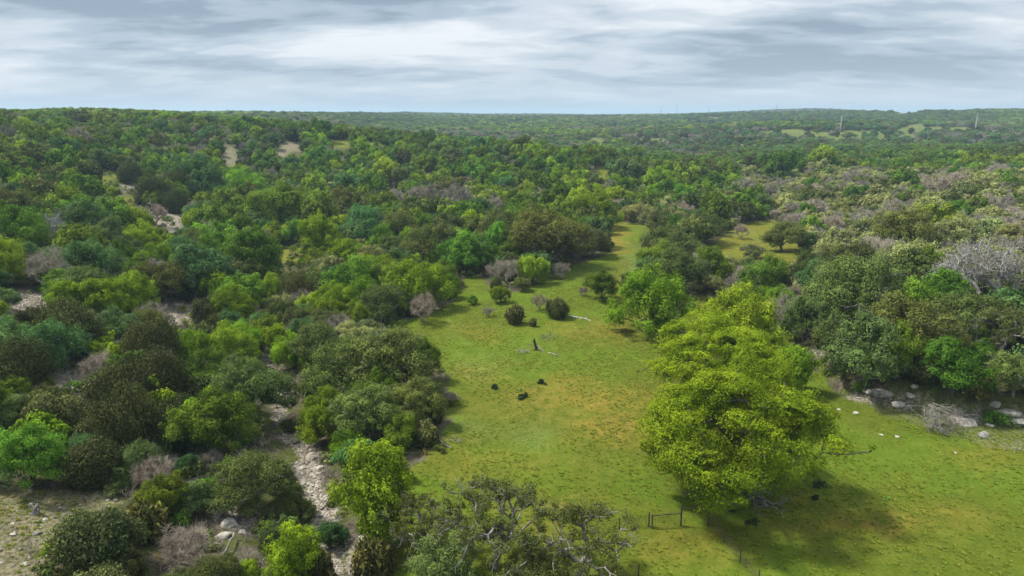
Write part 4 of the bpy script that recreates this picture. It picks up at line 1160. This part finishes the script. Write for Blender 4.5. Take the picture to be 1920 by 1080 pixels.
log([(1066, 596), (1080, 598), (1095, 600), (1108, 604)], 0.20, 'bleached', 'pale fallen log in grass right of the rounded reddish juniper', seed=3)
log([(805, 826), (822, 828), (833, 834), (846, 843)], 0.14, 'bleached', 'curved white dead log sticking out from the dark oak cluster', seed=4)
log([(1028, 664), (1040, 667), (1048, 669)], 0.09, 'bleached', 'thin pale log in the grass right of the dark stump', seed=5, kids=2)
log([(440, 1012), (430, 1035), (415, 1060), (408, 1085)], 0.10, 'litebark', 'long crooked pale trunk lying below the cracked tan rock', seed=6, lift=0.6)
log([(300, 812), (286, 822), (275, 830)], 0.12, 'bleached', 'short white log among junipers on the lower left', seed=7)

# broken dark stump with its white fallen limb
x, y, z = loc_of(1005, 658)
st_o = thing('tree_stump', (x, y, z), 'broken dark tree stump with a white fallen limb, alone in mid meadow', 'stump')
rg = np.random.default_rng(2)
pts = [np.array(p) for p in ((0.0, 0, -0.2), (0.02, 0, 0.35), (-0.1, 0.02, 0.8), (-0.2, 0, 1.15), (-0.3, 0.02, 1.55), (-0.27, 0, 1.85))]
v_, q_ = tubes(pts[:-1], pts[1:], [.30, .24, .20, .18, .20], [.24, .20, .18, .20, .07], 9)
child('stump', mesh_np('stump', v_, q_, M['charred'], smooth=True), st_o)
v_, q_ = branchy([((0.15, -0.1, 0.75), (0.75, -0.55, -0.42), 1.5, 0.13)], rg, 1, 3, 4, 0.1, 6)
child('fallen_limb', mesh_np('fallen_limb', v_, q_, M['bleached'], smooth=True), st_o)
v_, q_ = branchy([((0.1, 0.1, 0.5), (0.3, 0.5, 0.9), 0.9, 0.05), ((0, 0, 0.6), (-0.6, 0.2, 0.3), 0.9, 0.05)], rg, 1, 3, 4, 0.2, 4)
child('broken_branch', mesh_np('broken_branch', v_, q_, M['litebark'], smooth=True), st_o)
x, y, z = loc_of(67, 965)
pts = [np.array(p) for p in ((0, 0, -0.2), (0.05, 0, 0.25), (0.2, 0, 0.6), (0.38, 0.05, 0.95))]
v_, q_ = tubes(pts[:-1], pts[1:], [.36, .26, .2], [.26, .2, .08], 8)
v2, q2 = branchy([((0.1, 0, 0.3), (-1, 0.2, 0.1), 0.9, 0.09), ((0.2, 0, 0.5), (0.3, -0.5, 0.2), 0.7, 0.06)], rg, 1, 2, 4, 0.2, 5)
solo('tree_stump', mesh_np('grey_stump', np.concatenate([v_, v2]), np.concatenate([q_, q2 + len(v_)]), M['litebark'], smooth=True), (x, y, z), 'small grey leaning stump in the stony bottom left corner', 'stump')


# low dark spiky clumps in the grass
def clump(px_, py_, wpx, lb, seed, n_=260, hgt_=0.55):
    x, y, t_ = hit(px_, py_); wm = wpx * t_ / F; r_ = np.random.default_rng(seed)
    c = r_.normal(size=(7, 2)) * wm * 0.20; k_ = r_.integers(0, 7, n_)
    P = np.stack([c[k_, 0] + r_.normal(size=n_) * wm * 0.08, c[k_, 1] * 0.8 + r_.normal(size=n_) * wm * 0.07, r_.uniform(0.03, hgt_, n_) * (0.5 + 0.5 * (k_ % 3) / 2)], 1)
    Nn = r_.normal(size=(n_, 3)); Nn[:, 2] *= 0.4; U = np.stack([r_.normal(size=n_) * .5, r_.normal(size=n_) * .5, np.ones(n_)], 1)
    v_, q_ = leaves(P, Nn, 0.22, r_, 1.3, U)
    solo('dark_cactus', mesh_np('dark_cactus', v_, q_, M['cactus'], np.repeat(r_.uniform(0, 1, n_), 4)), (x, y, float(hgt(x, y))), lb, 'cactus clump', 'dark low clumps in the meadow')


clump(927, 730, 20, 'left one of three low dark clumps in mid meadow', 1)
clump(978, 748, 24, 'lowest of three dark clumps in mid meadow, with pale specks', 2, 380)
clump(1016, 722, 16, 'right one of three low dark clumps, beside the wheel track', 3)
clump(1537, 915, 24, 'black low clump in the shade right of the largest lime tree', 4, 320, 0.7)
clump(1528, 938, 14, 'smaller black clump just below the other in the tree shade', 5, 160, 0.4)
clump(1412, 985, 26, 'dark low weeds between the fence and the largest lime tree', 6, 200, 0.3)
clump(1372, 959, 22, 'dark low weeds beside the right gate post', 7, 160, 0.3)

# fence of wire netting with an open gateway
POSTH = 1.75


def post_mesh(h_, r_):
    n_ = 5; zs_ = np.linspace(-0.4, h_, n_); off = rd.normal(size=(n_, 2)) * 0.015
    P = [np.array([off[i_, 0], off[i_, 1], zs_[i_]]) for i_ in range(n_)]
    v_, q_ = tubes(P[:-1], P[1:], np.linspace(r_, r_ * 0.92, n_)[:-1], np.linspace(r_, r_ * 0.92, n_)[1:], 8)
    cap, cq = tubes([P[-1]], [P[-1] + np.array([0, 0, 0.05])], [r_ * 0.9], [r_ * 0.2], 8)
    return mesh_np('post', np.concatenate([v_, cap]), np.concatenate([q_, cq + len(v_)]), M['post'], smooth=True)


def netting(A, B, ha, hb_, org):
    A = np.array(A) - org; B = np.array(B) - org; P0, P1, R = [], [], []
    for k_ in range(8):
        f_ = 0.06 + 0.94 * k_ / 7; a_ = A + np.array([0, 0, ha * f_]); b_ = B + np.array([0, 0, hb_ * f_]); m_ = (a_ + b_) / 2 - np.array([0, 0, 0.03])
        P0 += [a_, m_]; P1 += [m_, b_]; R += [0.013 if k_ == 7 else 0.008] * 2
    n_ = max(2, int(np.linalg.norm(B - A) / 0.3))
    for k_ in range(1, n_):
        q_ = A + (B - A) * k_ / n_; hh = ha + (hb_ - ha) * k_ / n_; P0.append(q_ + np.array([0, 0, 0.06])); P1.append(q_ + np.array([0, 0, hh * 0.98])); R.append(0.006)
    return tubes(P0, P1, R, R, 3)


def fence(lb, posts, rails=()):
    Ps = [loc_of(a, b) for a, b, _h, _r in posts]; o0 = Ps[0].copy(); f_ = thing('wire_fence', tuple(o0), lb, 'fence', 'ranch fence')
    for p, (_a, _b, h_, r_) in zip(Ps, posts):
        c_ = child('post', post_mesh(h_, r_), f_); c_.location = tuple(p - o0)
    for i_ in range(len(Ps) - 1):
        v_, q_ = netting(Ps[i_], Ps[i_ + 1], posts[i_][2] * 0.86, posts[i_ + 1][2] * 0.86, o0)
        child('wire_netting', mesh_np('wire_netting', v_, q_, M['wire']), f_)
    for a_, b_, h0_, h1_ in rails:
        v_, q_ = tubes([Ps[a_] - o0 + np.array([0, 0, h0_])], [Ps[b_] - o0 + np.array([0, 0, h1_])], [0.045], [0.045], 6)
        child('brace_rail', mesh_np('brace_rail', v_, q_, M['post'], smooth=True), f_)
    return f_


fence('wire fence running left from the gateway, with a braced pair of posts', [(1276, 988, 1.85, 0.085), (1222, 991, 1.35, 0.07), (1216, 991, 1.35, 0.07), (1161, 994, 1.2, 0.05), (1100, 1000, 1.2, 0.05)], [(0, 1, 1.25, 1.3)])
fence('rusty wire fence running from the gateway down to the bottom edge', [(1328, 986, 1.85, 0.085), (1357, 1018, 1.3, 0.06), (1387, 1058, 1.3, 0.06), (1421, 1100, 1.3, 0.06), (1452, 1145, 1.3, 0.06)])
fence('short wire fence with thin posts below the gateway at the bottom edge', [(1197, 1086, 1.2, 0.05), (1147, 1090, 1.2, 0.05), (1100, 1096, 1.2, 0.05)])
A = loc_of(1276, 988, 1.78); B = loc_of(1328, 986, 1.78); v_, q_ = tubes([np.zeros(3)], [B - A], [0.022], [0.022], 5)
solo('gate_cable', mesh_np('gate_cable', v_, q_, M['wire']), tuple(A), 'taut cable across the top of the open gateway', 'cable')

# transmission poles far off
POLES = []
for (px_, pyb, pyt, lb) in ((1575, 248, 214, 'left of two pale steel power poles on the right hills'), (1827, 252, 212, 'right of two pale steel power poles on the right hills')):
    x, y, t_ = hit(px_, pyb); z = float(hgt(x, y)); u_, v2_, w2_ = ray(px_, pyt); H_ = CAM_H + w2_ * t_ - z
    p_ = thing('power_pole', (x, y, z - 1), lb, 'power pole', 'steel power poles')
    v_, q_ = tubes([np.array([0, 0, H_ * k_ / 6]) for k_ in range(6)], [np.array([0, 0, H_ * (k_ + 1) / 6]) for k_ in range(6)], [0.62 - 0.06 * k_ for k_ in range(6)], [0.56 - 0.06 * k_ for k_ in range(6)], 10)
    child('shaft', mesh_np('shaft', v_, q_, M['metalp'], smooth=True), p_)
    for k_, f_ in enumerate((0.78, 0.87, 0.96)):
        sgn = -1 if k_ == 1 else 1
        v_, q_ = tubes([np.array([0, 0, H_ * f_])], [np.array([sgn * 2.2, 0, H_ * f_ + 0.4])], [0.14], [0.07], 6); c_ = child('arm', mesh_np('arm', v_, q_, M['metalp'], smooth=True), p_)
        v_, q_ = tubes([np.array([sgn * 2.2, 0, H_ * f_ + 0.4])], [np.array([sgn * 2.2, 0, H_ * f_ - 0.5])], [0.09], [0.09], 6); child('insulator', mesh_np('insulator', v_, q_, M['metald'], smooth=True), c_)
    POLES.append((x, y, z - 1, H_))


def cable(Aw, Bw, lb, r_=0.035, sag=6.0, nseg=24):
    Aw, Bw = np.array(Aw, float), np.array(Bw, float); P = [(Bw - Aw) * k_ / nseg - np.array([0, 0, sag * 4 * (k_ / nseg) * (1 - k_ / nseg)]) for k_ in range(nseg + 1)]
    v_, q_ = tubes(P[:-1], P[1:], [r_] * nseg, [r_] * nseg, 4)
    solo('power_line', mesh_np('power_line', v_, q_, M['metalp']), tuple(Aw), lb, 'cable', 'power lines of the right hills')


(xa, ya, za, Ha), (xb, yb, zb, Hb) = POLES
cable((xa + 2.2, ya, za + Ha * 0.78 - 0.5), (xb + 2.2, yb, zb + Hb * 0.78 - 0.5), 'thin power line sagging between the two pale power poles')
cable((xb + 2.2, yb, zb + Hb * 0.78 - 0.5), (xb + 330, yb - 60, zb + Hb + 6), 'thin power line running right from the right power pole')
for (px_, pyt, dist, lb) in ((1457, 196, 2700, 'thin mast on top of the distant blue hill'), (1240, 199, 3300, 'leftmost of three thin masts on the horizon right of centre'), (1270, 197, 3300, 'middle and tallest of three thin masts on the horizon'), (1330, 199, 3300, 'rightmost of three thin masts on the horizon, left of the hill')):
    u_, v2_, w2_ = ray(px_, pyt); x, y = u_ * dist, v2_ * dist; z = float(hgt(x, y)); H_ = CAM_H + w2_ * dist - z
    p_ = thing('radio_mast', (x, y, z), lb, 'mast', 'masts on the horizon'); P0, P1 = [], []; wd = 1.1
    cs = [np.array([wd * cos(a), wd * sin(a), 0]) for a in (0.5, 2.6, 4.7)]
    for q in range(3): P0.append(cs[q]); P1.append(cs[q] * 0.6 + np.array([0, 0, H_]))
    nlev = 12
    for l_ in range(nlev):
        for q in range(3):
            f0, f1 = l_ / nlev, (l_ + 1) / nlev; P0.append(cs[q] * (1 - .4 * f0) + np.array([0, 0, H_ * f0])); P1.append(cs[(q + 1) % 3] * (1 - .4 * f1) + np.array([0, 0, H_ * f1]))
    v_, q_ = tubes(P0, P1, [0.26] * 3 + [0.12] * (3 * nlev), [0.22] * 3 + [0.12] * (3 * nlev), 4); child('lattice', mesh_np('lattice', v_, q_, M['metald']), p_)
    v_, q_ = tubes([np.array([0, 0, H_])], [np.array([0, 0, H_ + 4])], [0.15], [0.08], 5); child('antenna', mesh_np('antenna', v_, q_, M['metald']), p_)

# broken white limb on the twisted oak
for o in list(bpy.data.objects):
    if o.get('label', '').startswith('twisted grey limbed oak'):
        v_, q_ = branchy([((0.3, -0.8, 3.4), (0.9, -0.9, -0.15), 2.6, 0.11)], np.random.default_rng(4), 1, 3, 5, 0.16, 6)
        c_ = child('dead_limb', mesh_np('dead_limb', v_, q_, M['bleached'], smooth=True), o); c_.rotation_euler = (0, 0, -o.rotation_euler[2]); break

# ------------------------------------------------------------------ grass tufts, stones and undergrowth nobody could count
def tuft_mesh(name, seed, mat, n_=16, h_=0.34, w_=0.05, spread=0.16):
    r_ = np.random.default_rng(seed); V = []; Q = []; T = []
    for k_ in range(n_):
        a_ = r_.uniform(0, 6.28); b_ = np.array([cos(a_), sin(a_), 0]) * r_.uniform(0, spread); d_ = np.array([cos(a_ + r_.normal()), sin(a_ + r_.normal()), 0]) * r_.uniform(0.1, 0.5) * h_
        hh = h_ * r_.uniform(0.55, 1.15); s_ = np.array([-sin(a_), cos(a_), 0]) * w_; i0 = len(V)
        V += [b_ - s_, b_ + s_, b_ + d_ * 0.45 + np.array([0, 0, hh * 0.7]) + s_ * 0.7, b_ + d_ * 0.45 + np.array([0, 0, hh * 0.7]) - s_ * 0.7, b_ + d_ + np.array([0, 0, hh])]
        Q.append((i0, i0 + 1, i0 + 2, i0 + 3)); T.append((i0 + 3, i0 + 2, i0 + 4))
    return mesh_np(name, np.array(V), [np.array(Q), np.array(T)], M[mat], np.repeat(r_.uniform(0, 1, n_), 5))


M['grassA'] = mat_leaf('grass_blades', (0.185, 0.240, 0.026), 0.5, 0.3, 0.015, (0.255, 0.300, 0.038))
M['grassB'] = mat_leaf('dry_grass_blades', (0.21, 0.19, 0.042), 0.5, 0.3, 0.015, (0.28, 0.25, 0.065))
tm = [tuft_mesh('tuft', s_, 'grassA') for s_ in (1, 2, 3)] + [tuft_mesh('dry_tuft', s_, 'grassB', 12) for s_ in (4, 5)] + [tuft_mesh('tall_weed', 6, 'weed', 14, 0.5, 0.07, 0.22)]
core = np.where((Y > 36) & (Y < 175) & (X > -60) & (X < 110) & front & (grass > 0.3) & (px > -60) & (px < 1980) & (py < 1130))[0]
ii = rd.choice(core, 26000); gxp = X[ii] + rd.uniform(-.3, .3, len(ii)); gyp = Y[ii] + rd.uniform(-.3, .3, len(ii))
cl_ = wob(gxp, gyp, 0.5, 2.0) * 0.6 + wob(gxp, gyp, 0.17, 4.0) * 0.6; keep = (cl_ > -0.25) | (rd.random(len(ii)) < 0.3); keep &= td[ii] > 0.5
gxp, gyp, ii, cl_ = gxp[keep], gyp[keep], ii[keep], cl_[keep]
pk = rd.integers(0, 3, len(ii)); dm = rd.random(len(ii)) < (dry[ii] * 0.4 + 0.01); pk[dm] = rd.integers(3, 5, dm.sum()); wm_ = rd.random(len(ii)) < 0.006; pk[wm_] = 5
sc_ = rd.uniform(0.6, 1.25, len(ii)) * (1 + 0.25 * np.clip(cl_, -1, 1)); 
scatter('meadow_grass', tm, np.stack([gxp, gyp, hgt(gxp, gyp) - 0.02], 1), pk, np.stack([np.zeros(len(ii)), np.zeros(len(ii)), rd.uniform(0, 6.28, len(ii))], 1), np.stack([sc_ * 1.0, sc_ * 1.0, sc_ * 0.30], 1), 'tufted pasture grass with drier yellow patches over the meadow')

M['stone'] = mat_bark('broken_limestone', (0.10, 0.088, 0.070), (0.29, 0.262, 0.218), 0.7)
sm = [rock_mesh('stone', 700 + k_, 0.22, 0.17, 0.10, 'stone' if k_ < 4 else 'rock', 1) for k_ in range(5)]
core = np.where((Y > 36) & (Y < 215) & (X > -95) & (X < 100) & front & (rock > 0.2) & (px > -60) & (px < 1980) & (py < 1130))[0]
pw = rock[core] ** 1.7; ii = rd.choice(core, 11000, p=pw / pw.sum()); gxp = X[ii] + rd.uniform(-.3, .3, len(ii)); gyp = Y[ii] + rd.uniform(-.3, .3, len(ii))
sc_ = rd.lognormal(-0.85, 0.55, len(ii)); scatter('loose_stones', sm, np.stack([gxp, gyp, hgt(gxp, gyp) - 0.03], 1), rd.integers(0, 5, len(ii)), np.stack([rd.normal(size=len(ii)) * .2, rd.normal(size=len(ii)) * .2, rd.uniform(0, 6.28, len(ii))], 1), np.stack([sc_] * 3, 1), 'broken pale limestone scattered over creek bed and bare ground')

ub = []
for s_, kw in ((81, dict(mat='olive')), (82, dict(mat='green')), (83, dict(mat='pale'))):
    d_ = make_tree('t', s_, 1.2, 1.5, 700, 0.2, 14, 0.4, kw['mat'], 'bark', 0.05, 0.05, top=-0.8); V_ = np.concatenate([d_['trunk'][0], d_['crown'][0]]); nq_ = len(d_['trunk'][1])
    Q_ = np.concatenate([d_['trunk'][1], d_['crown'][1] + len(d_['trunk'][0])]); me = mesh_np('bush', V_, Q_, list(d_['mats']), np.concatenate([np.zeros(len(d_['trunk'][0])), d_['crown'][2]]))
    mi = np.zeros(len(Q_), np.int32); mi[nq_:] = 1; me.polygons.foreach_set('material_index', mi); ub.append(me)
for s_ in (84, 85):
    r_ = np.random.default_rng(s_); v_, q_ = branchy([((r_.normal() * .15, r_.normal() * .15, 0), (r_.normal() * .7, r_.normal() * .7, 1), 1.2, 0.03) for _ in range(9)], r_, 1, 5, 4, 0.2, 3, 0, 0.012); ub.append(mesh_np('twiggy_bush', v_, q_, M['twig']))
ub += [tuft_mesh('clump_grass', 86, 'grassB', 30, 0.6, 0.07, 0.5)]
N_ = 60000; ux = rd.uniform(-230, 230, N_); uy = rd.uniform(38, 330, N_); upx, upy, _ = proj(ux, uy, hgt(ux, uy))
inm = inpoly(upx, upy, POLY['meadow']) | inpoly(upx, upy, POLY['far_meadow']); oth = clear_at(upx, upy, 1.0) & ~inm; ckd = creek_d(upx, upy) < 1
ok = (upx > -80) & (upx < 2000) & ~inm & (~oth | (rd.random(N_) < 0.55)) & (~ckd | (rd.random(N_) < 0.06)) & ~(inpoly(upx, upy, BANK) & (rd.random(N_) < 0.35)) & (wob(ux, uy, 0.12, 3.0) + rd.normal(size=N_) * 0.4 > -0.2)
ux, uy = ux[ok][:19000], uy[ok][:19000]; k_ = np.array([0, 1, 2, 3, 3, 4, 4, 4, 5, 5])[rd.integers(0, 10, len(ux))]; sc_ = rd.uniform(0.35, 1.15, len(ux))
scatter('undergrowth', ub, np.stack([ux, uy, hgt(ux, uy) - 0.05], 1), k_, np.stack([np.zeros(len(ux))] * 2 + [rd.uniform(0, 6.28, len(ux))], 1), np.stack([sc_] * 3, 1), 'low mixed brush and dry grass clumps between the trees')

# ------------------------------------------------------------------ air
hb = bpy.data.meshes.new('haze')
x0, x1, y0, y1, z0, z1 = -8200, 8200, -900, 9000, -40, 92
hb.from_pydata([(x, y, z) for z in (z0, z1) for x, y in ((x0, y0), (x1, y0), (x1, y1), (x0, y1))], [],
               [(0, 3, 2, 1), (4, 5, 6, 7), (0, 1, 5, 4), (1, 2, 6, 5), (2, 3, 7, 6), (3, 0, 4, 7)])
hm = bpy.data.materials.new('haze_air'); hm.use_nodes = True; ht = hm.node_tree; ht.nodes.clear()
pv = ht.nodes.new('ShaderNodeVolumePrincipled'); pv.inputs['Color'].default_value = (0.55, 0.78, 0.96, 1); pv.inputs['Density'].default_value = 0.00015
pv.inputs['Anisotropy'].default_value = 0.1
ho = ht.nodes.new('ShaderNodeOutputMaterial'); ht.links.new(pv.outputs[0], ho.inputs['Volume'])
hb.materials.append(hm); haze = bpy.data.objects.new('haze', hb); COL.objects.link(haze); haze['kind'] = 'stuff'
haze['label'] = 'thin pale blue air fading the far hills'
